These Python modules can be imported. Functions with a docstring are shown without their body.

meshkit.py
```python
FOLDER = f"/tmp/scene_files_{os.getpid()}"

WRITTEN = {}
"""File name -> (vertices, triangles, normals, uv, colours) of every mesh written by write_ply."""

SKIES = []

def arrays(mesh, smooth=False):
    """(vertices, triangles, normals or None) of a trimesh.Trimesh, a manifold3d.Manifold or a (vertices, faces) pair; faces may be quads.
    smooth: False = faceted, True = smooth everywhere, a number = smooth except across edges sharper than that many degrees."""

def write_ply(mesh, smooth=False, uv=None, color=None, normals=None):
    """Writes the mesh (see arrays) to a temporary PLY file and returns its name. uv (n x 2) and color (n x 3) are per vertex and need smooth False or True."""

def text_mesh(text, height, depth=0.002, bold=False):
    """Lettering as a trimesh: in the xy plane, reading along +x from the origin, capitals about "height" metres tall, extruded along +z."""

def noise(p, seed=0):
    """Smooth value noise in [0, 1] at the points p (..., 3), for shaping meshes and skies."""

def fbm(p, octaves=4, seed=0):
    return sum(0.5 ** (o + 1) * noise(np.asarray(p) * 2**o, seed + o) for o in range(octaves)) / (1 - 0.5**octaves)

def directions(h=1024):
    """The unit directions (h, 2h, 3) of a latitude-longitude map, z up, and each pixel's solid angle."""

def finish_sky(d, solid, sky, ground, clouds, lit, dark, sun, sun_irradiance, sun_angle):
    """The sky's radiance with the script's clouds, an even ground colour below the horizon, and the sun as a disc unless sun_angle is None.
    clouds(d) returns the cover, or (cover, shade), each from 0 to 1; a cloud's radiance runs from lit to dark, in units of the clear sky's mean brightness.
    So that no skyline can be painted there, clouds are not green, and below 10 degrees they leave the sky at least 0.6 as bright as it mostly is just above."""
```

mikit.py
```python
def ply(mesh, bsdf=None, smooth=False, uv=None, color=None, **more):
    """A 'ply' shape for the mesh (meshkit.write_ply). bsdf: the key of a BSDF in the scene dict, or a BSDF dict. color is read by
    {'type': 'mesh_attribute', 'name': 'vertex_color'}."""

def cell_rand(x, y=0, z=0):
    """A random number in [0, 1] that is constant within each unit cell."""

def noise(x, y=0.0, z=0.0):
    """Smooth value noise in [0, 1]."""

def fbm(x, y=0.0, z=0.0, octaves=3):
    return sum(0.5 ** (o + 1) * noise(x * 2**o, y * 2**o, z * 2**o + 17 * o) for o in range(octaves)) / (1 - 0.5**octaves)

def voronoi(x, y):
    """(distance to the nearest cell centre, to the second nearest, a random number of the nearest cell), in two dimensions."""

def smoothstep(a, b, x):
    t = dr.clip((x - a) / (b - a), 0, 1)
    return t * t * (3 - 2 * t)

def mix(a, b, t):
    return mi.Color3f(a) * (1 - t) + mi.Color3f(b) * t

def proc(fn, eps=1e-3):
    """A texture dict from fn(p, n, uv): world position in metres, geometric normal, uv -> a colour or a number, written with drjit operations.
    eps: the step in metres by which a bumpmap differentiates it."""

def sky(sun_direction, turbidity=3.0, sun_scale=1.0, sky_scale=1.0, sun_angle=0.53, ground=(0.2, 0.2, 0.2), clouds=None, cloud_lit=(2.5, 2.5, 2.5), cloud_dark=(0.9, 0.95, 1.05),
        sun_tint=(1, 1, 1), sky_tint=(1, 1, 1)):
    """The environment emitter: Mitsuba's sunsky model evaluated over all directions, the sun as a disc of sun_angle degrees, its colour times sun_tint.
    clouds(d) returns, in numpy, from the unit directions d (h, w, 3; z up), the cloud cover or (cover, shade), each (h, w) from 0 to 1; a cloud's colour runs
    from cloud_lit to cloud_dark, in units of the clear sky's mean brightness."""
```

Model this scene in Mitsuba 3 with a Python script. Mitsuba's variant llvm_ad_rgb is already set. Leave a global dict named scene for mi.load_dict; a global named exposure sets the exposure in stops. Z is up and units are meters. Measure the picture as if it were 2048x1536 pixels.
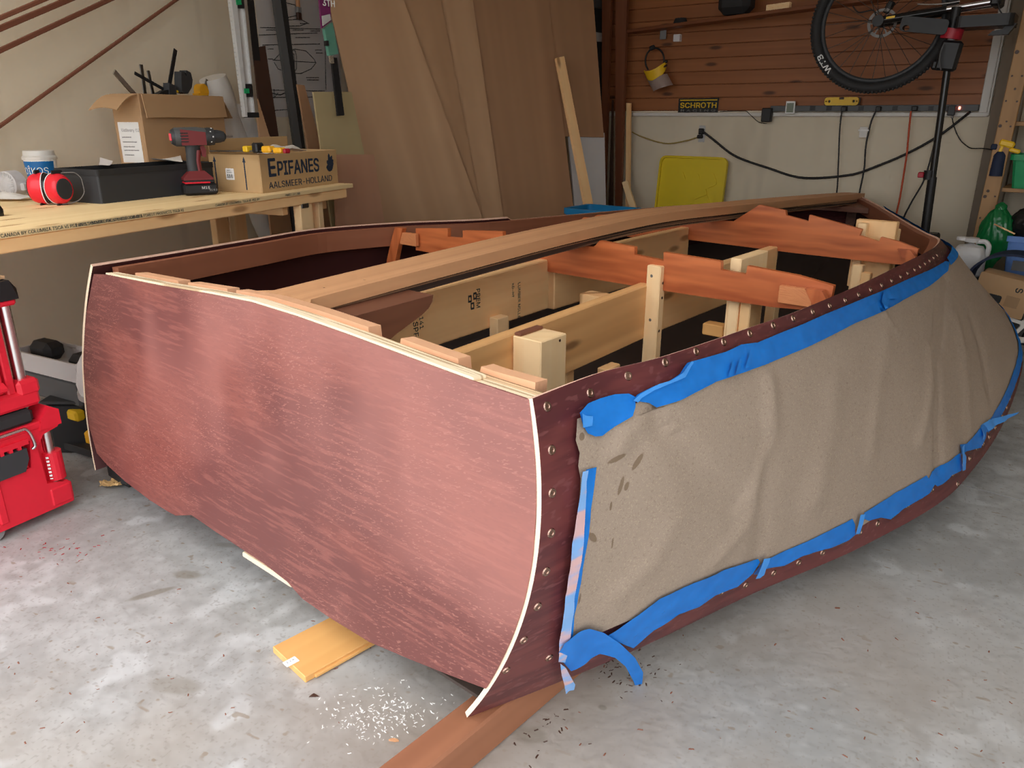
import math, random
import numpy as np, trimesh, drjit as dr, mitsuba as mi, mikit, meshkit
from mikit import noise, fbm, voronoi, smoothstep, mix, proc, cell_rand
from shapely.geometry import Polygon, Point, LineString, box as sbox
from shapely import affinity
from shapely.ops import unary_union
from scipy.interpolate import PchipInterpolator
from scipy.spatial import ConvexHull

random.seed(7); RNG = np.random.default_rng(7)
scene, labels = {}, {}
T = mi.ScalarTransform4f

# ------------------------------------------------------------------ camera, sky, exposure
FOC, HORIZON, EYE, YAW = 1520.0, 228.0, 1.2, math.radians(27)
PITCH = math.atan((768 - HORIZON) / FOC)
RIGHT = np.array([math.cos(YAW), math.sin(YAW), 0.0])
FWD = np.array([-math.sin(YAW), math.cos(YAW), 0.0])
UP = np.array([0, 0, 1.0])
AXIS = math.cos(PITCH) * FWD - math.sin(PITCH) * UP
CUP = math.sin(PITCH) * FWD + math.cos(PITCH) * UP
CAM = np.array([0, 0, EYE])
scene['camera'] = {'type': 'perspective', 'fov_axis': 'x', 'fov': 2 * math.degrees(math.atan(1024 / FOC)), 'near_clip': 0.05, 'far_clip': 200.0,
                   'to_world': T().look_at(origin=CAM.tolist(), target=(CAM + AXIS).tolist(), up=[0, 0, 1])}
scene['sky'] = mikit.sky((-0.35, -0.6, 0.7), turbidity=4.0, sun_scale=0.0, sky_scale=1.0, ground=(0.32, 0.31, 0.3),
                         clouds=lambda d: (np.full(d.shape[:2], 0.96), np.clip(0.08 + 0.55 * (1 - d[..., 2]) + 0.25 * (meshkit.fbm(d * 2.2, 4, 3) - 0.5), 0, 1)), cloud_lit=(3.0, 3.0, 3.0), cloud_dark=(0.95, 0.98, 1.03))
exposure = 3.75

# ------------------------------------------------------------------ measuring: a pixel of the photograph to a point on a known plane
def ray(x, y): return (x - 1024) * RIGHT + (768 - y) * CUP + FOC * AXIS
def at(x, y, z=None, X=None, Y=None, n=None, p=None):
    r = ray(x, y)
    if z is not None: return CAM + r * (z - EYE) / r[2]
    if X is not None: return CAM + r * X / r[0]
    if Y is not None: return CAM + r * Y / r[1]
    return CAM + r * (np.dot(np.asarray(p, float) - CAM, n) / np.dot(r, n))

# ------------------------------------------------------------------ mesh helpers
def nrm(v): v = np.asarray(v, float); return v / max(np.linalg.norm(v), 1e-12)
def frame(o, x, y=None, z=None):
    """4x4 with origin o, x axis x, and y (or z) made orthogonal to it."""
    x = nrm(x)
    if z is not None: y = np.cross(z, x)
    y = nrm(np.asarray(y, float) - np.dot(y, x) * x)
    m = np.eye(4); m[:3, 0], m[:3, 1], m[:3, 2], m[:3, 3] = x, y, np.cross(x, y), o
    return m
def moved(m, t):
    m = m.copy(); m.apply_transform(t); return m
def shift(m, *d): m = m.copy(); m.apply_translation(d); return m
def cat(*ms):
    ms = [m for k in ms for m in (k if isinstance(k, (list, tuple)) else [k])]
    return trimesh.util.concatenate(ms)
def hull(pts):
    pts = np.asarray(pts, float); h = ConvexHull(pts); m = trimesh.Trimesh(pts, h.simplices, process=False)
    c = pts.mean(0); tri = m.triangles; nn = np.cross(tri[:, 1] - tri[:, 0], tri[:, 2] - tri[:, 0])
    flip = np.einsum('ij,ij->i', nn, tri.mean(1) - c) < 0
    f = m.faces.copy(); f[flip] = f[flip][:, ::-1]
    m = trimesh.Trimesh(pts, f, process=False); m.remove_unreferenced_vertices(); return m
def box(sx, sy, sz, b=0.0, c=(0, 0, 0)):
    """Box centred at c with chamfered edges b."""
    s = np.array([sx, sy, sz]) / 2; c = np.asarray(c, float)
    b = min(b, 0.45 * 2 * s.min())
    if b <= 0: return shift(trimesh.creation.box([sx, sy, sz]), *c)
    pts = []
    for i in (-1, 1):
        for j in (-1, 1):
            for k in (-1, 1):
                e = np.array([i, j, k]) * s
                for a in range(3):
                    q = e.copy()
                    for o in range(3):
                        if o != a: q[o] -= b * np.array([i, j, k])[o]
                    pts.append(q)
    return shift(hull(pts), *c)
def bx(x0, x1, y0, y1, z0, z1, b=0.0): return box(abs(x1 - x0), abs(y1 - y0), abs(z1 - z0), b, ((x0 + x1) / 2, (y0 + y1) / 2, (z0 + z1) / 2))
def beam(p, q, w, h, side=(0, 0, 1), b=0.002):
    """A bar from p to q, w wide across, h deep along 'side'."""
    p, q = np.asarray(p, float), np.asarray(q, float)
    return moved(box(np.linalg.norm(q - p), w, h, b), frame((p + q) / 2, q - p, z=np.asarray(side, float) - np.dot(side, nrm(q - p)) * nrm(q - p)))
def tube(path, r, n=10, caps=True):
    p = np.asarray(path, float); r = np.broadcast_to(r, (len(p),))
    t = np.gradient(p, axis=0); t /= np.linalg.norm(t, axis=1, keepdims=True) + 1e-12
    a = np.cross(t[0], [0, 0, 1.0] if abs(t[0][2]) < 0.9 else [1.0, 0, 0]); a = nrm(a); V = []
    for i in range(len(p)):
        a = nrm(a - np.dot(a, t[i]) * t[i]); bb = np.cross(t[i], a); th = np.arange(n) * 2 * np.pi / n
        V.append(p[i] + r[i] * (np.cos(th)[:, None] * a + np.sin(th)[:, None] * bb))
    V = np.vstack(V); F = []
    for i in range(len(p) - 1):
        for j in range(n):
            k = (j + 1) % n; F += [[i * n + j, i * n + k, (i + 1) * n + k], [i * n + j, (i + 1) * n + k, (i + 1) * n + j]]
    if caps:
        V = np.vstack([V, p[:1], p[-1:]]); e = (len(p) - 1) * n
        for j in range(n):
            k = (j + 1) % n; F += [[len(V) - 2, k, j], [len(V) - 1, e + j, e + k]]
    return trimesh.Trimesh(V, F, process=False)
def spline(pts, n=40):
    pts = np.asarray(pts, float); s = np.r_[0, np.cumsum(np.linalg.norm(np.diff(pts, axis=0), axis=1))]
    return PchipInterpolator(s, pts, axis=0)(np.linspace(0, s[-1], n))
def lathe(prof, n=32, m=None):
    """prof: (r, z) pairs from the bottom up, turned about z."""
    prof = np.asarray(prof, float); th = np.arange(n) * 2 * np.pi / n
    V = np.stack([prof[:, :1] * np.cos(th), prof[:, :1] * np.sin(th), np.repeat(prof[:, 1:], n, 1)], -1).reshape(-1, 3); F = []
    for i in range(len(prof) - 1):
        for j in range(n):
            k = (j + 1) % n; F += [[i * n + j, i * n + k, (i + 1) * n + k], [i * n + j, (i + 1) * n + k, (i + 1) * n + j]]
    t = trimesh.Trimesh(V, F, process=False); t.merge_vertices(); t.update_faces(t.nondegenerate_faces())
    return t if m is None else moved(t, m)
def prism(poly, h, m=None):
    """A shapely polygon (or its points) in xy extruded by h along z, then placed by m."""
    poly = poly if hasattr(poly, 'geom_type') else Polygon(poly)
    if not poly.is_valid: poly = poly.buffer(0)
    ms = [trimesh.creation.extrude_polygon(g, h, engine='earcut') for g in getattr(poly, 'geoms', [poly]) if g.area > 1e-10]
    t = cat(ms); return t if m is None else moved(t, m)
def rrect(w, h, r, c=(0, 0)):
    return affinity.translate(sbox(-w / 2 + r, -h / 2 + r, w / 2 - r, h / 2 - r).buffer(r, quad_segs=4), *c)
def sheet(fn, nu, nv, th=0.0):
    """Grid surface fn(u, v) -> (n, 3); with a thickness it is a closed slab grown against its normal."""
    u, v = np.meshgrid(np.linspace(0, 1, nu), np.linspace(0, 1, nv), indexing='ij'); P = np.asarray(fn(u.ravel(), v.ravel())).reshape(nu, nv, 3)
    i, j = np.meshgrid(np.arange(nu - 1), np.arange(nv - 1), indexing='ij'); i, j = i.ravel(), j.ravel()
    q = np.stack([i * nv + j, (i + 1) * nv + j, (i + 1) * nv + j + 1, i * nv + j + 1], 1); F = np.vstack([q[:, [0, 1, 2]], q[:, [0, 2, 3]]])
    if th == 0: return trimesh.Trimesh(P.reshape(-1, 3), F, process=False)
    du, dv = np.gradient(P, axis=0), np.gradient(P, axis=1); N = np.cross(du, dv); N /= np.linalg.norm(N, axis=-1, keepdims=True) + 1e-12
    Q = P - N * th; n = nu * nv; F = [F, F[:, ::-1] + n]
    for e in (np.arange(nu) * nv, (np.arange(nu) * nv + nv - 1)[::-1], np.arange(nv)[::-1], (nu - 1) * nv + np.arange(nv)):
        a, b = e[:-1], e[1:]; F += [np.stack([a, a + n, b + n], 1), np.stack([a, b + n, b], 1)]
    m = trimesh.Trimesh(np.vstack([P.reshape(-1, 3), Q.reshape(-1, 3)]), np.vstack(F), process=False)
    return m
def words(text, h, m, depth=0.0015, bold=False, width=None):
    t = meshkit.text_mesh(text, h, depth, bold)
    if width: t.apply_scale([width / max(t.bounds[1][0], 1e-6), 1, 1])
    return moved(t, m)
def quad_frame(o, px_x, px_y): return frame(o, px_x, px_y)

# ------------------------------------------------------------------ entries
def fresh(key):
    if key not in scene and key not in labels: return key
    i = 1
    while f'{key}_{i:03d}' in scene or f'{key}_{i:03d}' in labels: i += 1
    return f'{key}_{i:03d}'
def thing(name, label, cat_, group=None):
    k = fresh(name); labels[k] = {'label': label, 'category': cat_}
    if group: labels[k]['group'] = group
    return k
def part(parent, name, mesh, mat, smooth=False, label=None, kind=None, **kw):
    k = fresh(parent + '__' + name); scene[k] = mikit.ply(mesh, mat, smooth=smooth, **kw)
    if label or kind: labels[k] = {**({'label': label} if label else {}), **({'kind': kind} if kind else {})}
    return k
def solo(name, mesh, mat, label, cat_, group=None, smooth=False, kind=None, **kw):
    k = thing(name, label, cat_, group); scene[k] = mikit.ply(mesh, mat, smooth=smooth, **kw)
    if kind: labels[k]['kind'] = kind
    return k
def struct(name, mesh, mat, label, cat_, smooth=False, **kw):
    scene[name] = mikit.ply(mesh, mat, smooth=smooth, **kw); labels[name] = {'kind': 'structure', 'label': label, 'category': cat_}
    return name
def structg(name, label, cat_):
    labels[name] = {'kind': 'structure', 'label': label, 'category': cat_}; return name
_ply = {}
def wood(parent, name, mesh, mat, m=None, label=None, top=None):
    """A board whose grain runs along its longest local side; mesh is in local axes, m places it."""
    v = np.array(mesh.vertices); e = np.ptp(v, axis=0); o = np.argsort(-e); off = random.random() * 37
    uv = np.stack([v[:, o[0]] + off, v[:, o[1]] + 0.83 * v[:, o[2]] + off * 0.7], 1)
    mm = mesh if m is None else moved(mesh, m)
    if top: 
        k = thing(name, *top); scene[k] = mikit.ply(mm, mat, uv=uv); return k
    return part(parent, name, mm, mat, label=label, uv=uv)
def woodbeam(parent, name, p, q, w, h, mat, side=(0, 0, 1), b=0.002, label=None, top=None):
    p, q = np.asarray(p, float), np.asarray(q, float)
    return wood(parent, name, box(np.linalg.norm(q - p), w, h, b), mat, frame((p + q) / 2, q - p, z=np.asarray(side, float) - np.dot(side, nrm(q - p)) * nrm(q - p)), label, top)

# ------------------------------------------------------------------ materials
def lin(c):
    c = np.asarray(c, float) / 255.0
    return np.where(c <= 0.04045, c / 12.92, ((c + 0.055) / 1.055) ** 2.4).tolist()
def rgb(c): return {'type': 'rgb', 'value': list(map(float, c))}
def mat(name, color, rough=0.5, metal=0.0, spec=0.5, bump=None, bscale=0.001, clear=0.0, two=True, sheen=0.0):
    col = rgb(color) if not callable(color) else proc(color)
    if metal > 0.5 and not callable(color): b = {'type': 'roughconductor', 'material': 'none', 'alpha': max(rough, 0.03), 'specular_reflectance': col}
    else: b = {'type': 'principled', 'base_color': col, 'roughness': rough, 'metallic': metal, 'specular': spec, 'clearcoat': clear, 'sheen': sheen}
    if bump: b = {'type': 'bumpmap', 'arbitrary': proc(bump, eps=0.0015), 'scale': bscale, 'bsdf': b}
    scene[name] = {'type': 'twosided', 'bsdf': b} if two else b
    return name
def grain(a, b, c, fine=70.0, along=3.0, knots=True, amp=1.0):
    """Sawn wood in metres of uv: u along the grain."""
    def fn(p, n, uv):
        u, v = uv.x, uv.y
        w = v + 0.012 * fbm(u * along, v * 6.0, 0.0, 2)
        g = fbm(u * along * 0.6, w * fine, 3.0, 2)
        big = fbm(u * 0.9, w * 14.0, 9.0, 2)
        t = dr.clip(amp * (0.65 * g + 0.5 * big) + 0.5 - 0.58 * amp, 0, 1)
        col = mix(a, b, t)
        if knots:
            d1, d2, k = voronoi(u * 2.6, v * 9.0)
            kn = (1 - smoothstep(0.05, 0.17, d1)) * dr.select(k > 0.62, 1.0, 0.0)
            col = mix(col, c, 0.8 * kn)
        return col
    return fn
# colours are reflectances (linear)
def concrete(p, n, uv):
    x, y = p.x, p.y
    base = fbm(x * 2.2, y * 2.2, 1.0, 4); fine = fbm(x * 26, y * 26, 4.0, 3); sp = noise(x * 170, y * 170, 2.0)
    c = mix((0.30, 0.298, 0.288), (0.405, 0.408, 0.40), smoothstep(0.3, 0.7, 0.6 * base + 0.4 * fine))
    c = mix(c, (0.31, 0.27, 0.225), 0.5 * smoothstep(0.56, 0.80, fbm(x * 1.3 + 7, y * 1.3, 8.0, 4)))
    c = mix(c, (0.50, 0.51, 0.51), 0.6 * smoothstep(0.62, 0.75, fbm(x * 9, y * 9, 3.0, 3)))
    c = mix(c, (0.22, 0.165, 0.11), 0.6 * smoothstep(0.80, 0.90, fbm(x * 38 + 3, y * 60, 6.0, 2)))
    c = mix(c, (0.22, 0.205, 0.185), 0.35 * smoothstep(0.72, 0.9, sp))
    for (sx, sy, ax_, by, rot, k) in DUST:      # fine red brown sanding dust lying round the stern
        q = dr.sqrt(dr.square((x - sx) / ax_) + dr.square((y - sy) / by)) + 0.9 * (fbm(x * 5, y * 5, 3.0, 4) - 0.5)
        c = mix(c, (0.30, 0.255, 0.215), k * (1 - smoothstep(0.2, 1.1, q)))
    for (sx, sy, ax_, by, rot, k) in FLOOR_STAINS:
        dx, dy = x - sx, y - sy; ca, sa = math.cos(rot), math.sin(rot)
        q = dr.sqrt(dr.square((dx * ca + dy * sa) / ax_) + dr.square((dy * ca - dx * sa) / by)) + 0.5 * (fbm(x * 14, y * 14, 2.0, 3) - 0.5)
        c = mix(c, (0.19, 0.17, 0.135), k * (1 - smoothstep(0.55, 1.1, q)))
    return c
def _st(x, y, a, b, r, k):
    w = at(x, y, z=0); return (float(w[0]), float(w[1]), a, b, r, k)
FLOOR_STAINS = [_st(375, 1150, .05, .022, .3, .6), _st(305, 1187, .07, .013, 1.0, .65), _st(350, 1372, .07, .03, .3, .45), _st(1245, 960, .05, .02, 0, .4),
                _st(1205, 1415, .011, .009, 0, .6), _st(455, 1090, .05, .016, .3, .4), _st(1500, 1330, .16, .05, .6, .18), _st(1060, 1470, .045, .03, .4, .5), _st(880, 1330, .1, .06, .2, .25)]
DUST = [_st(1150, 1450, .55, .40, .4, .75), _st(1700, 1300, .6, .45, .6, .6), _st(700, 1480, .35, .2, .2, .5)]
mat('concrete', concrete, 0.55, spec=0.35, bump=lambda p, n, uv: fbm(p.x * 60, p.y * 60, 0.0, 3), bscale=0.002)
def drywall_fn(a, b):
    def fn(p, n, uv):
        t = fbm(p.x * 1.5 + p.y * 1.5, p.z * 0.8, 2.0, 3)
        return mix(mix(a, b, smoothstep(0.35, 0.75, t)), (0.30, 0.24, 0.17), 0.22 * smoothstep(0.62, 0.85, fbm((p.x + p.y) * 7, p.z * 1.1, 5.0, 3)))
    return fn
mat('drywall', drywall_fn((0.72, 0.635, 0.49), (0.68, 0.595, 0.455)), 0.75, spec=0.2, bump=lambda p, n, uv: fbm((p.x + p.y) * 90, p.z * 90, 0.0, 2), bscale=0.0008)
mat('drywall_back', drywall_fn((0.66, 0.58, 0.44), (0.58, 0.505, 0.38)), 0.6, spec=0.3)
mat('white_trim', (0.62, 0.59, 0.54), 0.45)
mat('ceiling_white', (0.80, 0.76, 0.68), 0.8)
mat('cedar', grain((0.33, 0.125, 0.045), (0.22, 0.075, 0.026), (0.05, 0.018, 0.01), 55, 1.5, amp=0.9), 0.5, spec=0.35)
mat('cedar_red', grain((0.22, 0.075, 0.03), (0.13, 0.04, 0.017), (0.05, 0.018, 0.01), 60, 2.0, knots=False), 0.45)
def transom_fn(p, n, uv):
    u, v = uv.x, uv.y
    a = fbm(u * 2.2 + 1, v * 4.6 + u * .6, 2.0, 4); g = fbm(u * 14, v * 150, 5.0, 3)
    c = mix((0.200, 0.064, 0.051), (0.138, 0.045, 0.040), smoothstep(0.36, 0.66, a))
    c = mix(c, (0.275, 0.098, 0.079), 0.45 * smoothstep(0.5, 0.75, g))
    c = mix(c, (0.13, 0.046, 0.044), 0.3 * smoothstep(0.55, 0.7, fbm(u * 60, v * 300, 8.0, 2)))
    s = fbm(u * 110 + v * 60, v * 420 - u * 110, 1.0, 2)
    c = mix(c, (0.36, 0.155, 0.125), 0.5 * smoothstep(0.66, 0.82, s) * smoothstep(0.35, 0.6, fbm(u * 5, v * 5, 3.0, 2)))
    edge = smoothstep(0.2, 0.32, v) * smoothstep(0.0, 1.0, u)
    c = mix(c, (0.40, 0.175, 0.148), 0.4 * smoothstep(0.55, 0.85, fbm(u * 3 + 5, v * 2, 9.0, 3) + 0.18 * edge))
    return c
mat('stained_transom', transom_fn, 0.5, spec=0.4)
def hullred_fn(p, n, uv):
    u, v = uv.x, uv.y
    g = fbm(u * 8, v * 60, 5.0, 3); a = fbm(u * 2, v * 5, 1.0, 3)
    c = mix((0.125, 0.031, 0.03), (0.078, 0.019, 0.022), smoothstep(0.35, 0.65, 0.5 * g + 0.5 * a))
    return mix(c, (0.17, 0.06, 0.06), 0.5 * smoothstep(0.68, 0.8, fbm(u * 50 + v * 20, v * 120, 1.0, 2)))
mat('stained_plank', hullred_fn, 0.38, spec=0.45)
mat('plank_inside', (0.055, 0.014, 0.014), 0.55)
mat('hull_dark', (0.05, 0.036, 0.03), 0.6)
def plyedge_fn(p, n, uv):
    t = fbm(uv.x * 6, uv.y * 150, 2.0, 2)
    return mix((0.80, 0.66, 0.46), (0.42, 0.28, 0.15), 0.8 * smoothstep(0.5, 0.68, t))
mat('ply_edge', plyedge_fn, 0.6)
mat('ply_edge_lined', lambda p, n, uv: mix((0.66, 0.47, 0.28), (0.20, 0.115, 0.06), 0.9 * smoothstep(0.42, 0.66, noise(uv.y * 240 + 0.6 * fbm(uv.x * 5, 2.0, 1.0, 2), uv.x * 1.5, 4.0))), 0.6)
mat('ply_edge_plain', (0.78, 0.63, 0.45), 0.6)
mat('plank_edge', (0.62, 0.40, 0.30), 0.6)
def plydark_fn(p, n, uv):
    t = noise(uv.y * 260, uv.x * 2.0, 2.0)
    return mix((0.23, 0.12, 0.065), (0.03, 0.017, 0.013), smoothstep(0.35, 0.65, t))
mat('ply_dark_edge', plydark_fn, 0.6)
mat('frame_wood', grain((0.66, 0.195, 0.062), (0.34, 0.072, 0.021), (0.5, 0.22, 0.1), 60, 9.0, knots=False, amp=1.25), 0.35, spec=0.5, clear=0.2)
mat('gusset_wood', grain((0.66, 0.27, 0.11), (0.5, 0.16, 0.06), (0.5, 0.22, 0.1), 60, 9.0, knots=False, amp=1.0), 0.4)
mat('king_wood', grain((0.60, 0.325, 0.165), (0.45, 0.215, 0.10), (0.2, 0.09, 0.045), 60, 3.0, knots=False, amp=0.9), 0.5)
mat('clamp_wood', grain((0.30, 0.115, 0.06), (0.22, 0.075, 0.04), (0.3, 0.1, 0.05), 50, 3.0, knots=False), 0.5)
mat('block_wood', grain((0.70, 0.40, 0.235), (0.56, 0.28, 0.145), (0.3, 0.12, 0.05), 60, 3.0, knots=False), 0.55)
mat('bracket_wood', grain((0.19, 0.075, 0.04), (0.11, 0.04, 0.024), (0.3, 0.1, 0.05), 50, 6.0, knots=False), 0.5)
mat('pine', grain((0.90, 0.595, 0.30), (0.80, 0.475, 0.21), (0.33, 0.15, 0.05), 60, 2.0, amp=0.9), 0.55)
mat('pine_pale', grain((0.93, 0.685, 0.395), (0.86, 0.58, 0.295), (0.45, 0.24, 0.09), 60, 2.0, amp=0.7), 0.55)
mat('pine_orange', grain((0.76, 0.44, 0.16), (0.64, 0.32, 0.10), (0.26, 0.11, 0.035), 50, 2.0, amp=0.8), 0.5)
mat('fir', grain((0.80, 0.47, 0.20), (0.54, 0.265, 0.095), (0.2, 0.09, 0.035), 42, 1.6, amp=1.2), 0.5)
mat('timber_brown', grain((0.34, 0.145, 0.075), (0.22, 0.085, 0.042), (0.09, 0.035, 0.02), 40, 2.5, amp=1.0), 0.6)
mat('shelf_wood', grain((0.42, 0.24, 0.105), (0.30, 0.16, 0.065), (0.10, 0.04, 0.02), 40, 2.0), 0.6)
mat('ply_tan', grain((0.52, 0.325, 0.185), (0.41, 0.235, 0.125), (0.3, 0.15, 0.08), 16, 0.8, knots=False, amp=0.9), 0.55)
mat('ply_mid', grain((0.46, 0.275, 0.15), (0.35, 0.195, 0.10), (0.3, 0.15, 0.08), 16, 0.8, knots=False, amp=0.9), 0.55)
mat('ply_brown', grain((0.40, 0.225, 0.12), (0.31, 0.165, 0.085), (0.3, 0.15, 0.08), 16, 0.8, knots=False, amp=0.9), 0.55)
mat('ply_pink', grain((0.46, 0.25, 0.155), (0.38, 0.19, 0.115), (0.3, 0.15, 0.08), 20, 0.8, knots=False), 0.55)
mat('mdf_olive', (0.38, 0.30, 0.155), 0.7)
mat('bench_ply', grain((0.82, 0.63, 0.35), (0.68, 0.48, 0.23), (0.4, 0.22, 0.09), 26, 1.5, amp=1.0), 0.6)
def kraft_fn(p, n, uv):
    u, v = uv.x, uv.y
    s = noise(u * 420, v * 420, 1.0); a = fbm(u * 3, v * 3, 4.0, 3)
    c = mix((0.325, 0.255, 0.20), (0.28, 0.217, 0.167), a)
    c = mix(c, (0.43, 0.345, 0.25), 0.4 * smoothstep(0.66, 0.9, s)); c = mix(c, (0.16, 0.115, 0.075), 0.35 * smoothstep(0.72, 0.95, noise(u * 380 + 9, v * 380, 7.0)))
    for (su, sv, l, w, rot) in PAPER_STAINS:
        du, dv = u - su, v - sv; ca, sa = math.cos(rot), math.sin(rot)
        q = dr.sqrt(dr.square((du * ca + dv * sa) / l) + dr.square((dv * ca - du * sa) / w)) + 0.35 * (fbm(u * 60, v * 60, 2.0, 2) - 0.5)
        c = mix(c, (0.15, 0.10, 0.06), 0.8 * (1 - smoothstep(0.75, 1.0, q)))
    return c
PAPER_STAINS = []
mat('kraft_paper', kraft_fn, 0.6, spec=0.35)
mat('blue_tape', lambda p, n, uv: mix((0.006, 0.135, 0.48), (0.010, 0.175, 0.58), fbm(uv.x * 30, uv.y * 30, 2.0, 3)), 0.42, spec=0.45)
mat('faded_tape', lambda p, n, uv: mix((0.18, 0.36, 0.66), (0.56, 0.36, 0.36), smoothstep(0.4, 0.68, fbm(uv.x * 14, uv.y * 40, 2.0, 3))), 0.6)
mat('blue_tape_pale', (0.05, 0.26, 0.68), 0.45)
mat('steel', (0.62, 0.61, 0.60), 0.28, metal=1.0)
mat('steel_dark', (0.22, 0.21, 0.20), 0.4, metal=1.0)
mat('chrome', (0.75, 0.75, 0.76), 0.12, metal=1.0)
mat('aluminium', (0.60, 0.60, 0.59), 0.32, metal=1.0)
mat('brass_red', (0.45, 0.30, 0.24), 0.3, metal=1.0)
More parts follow.
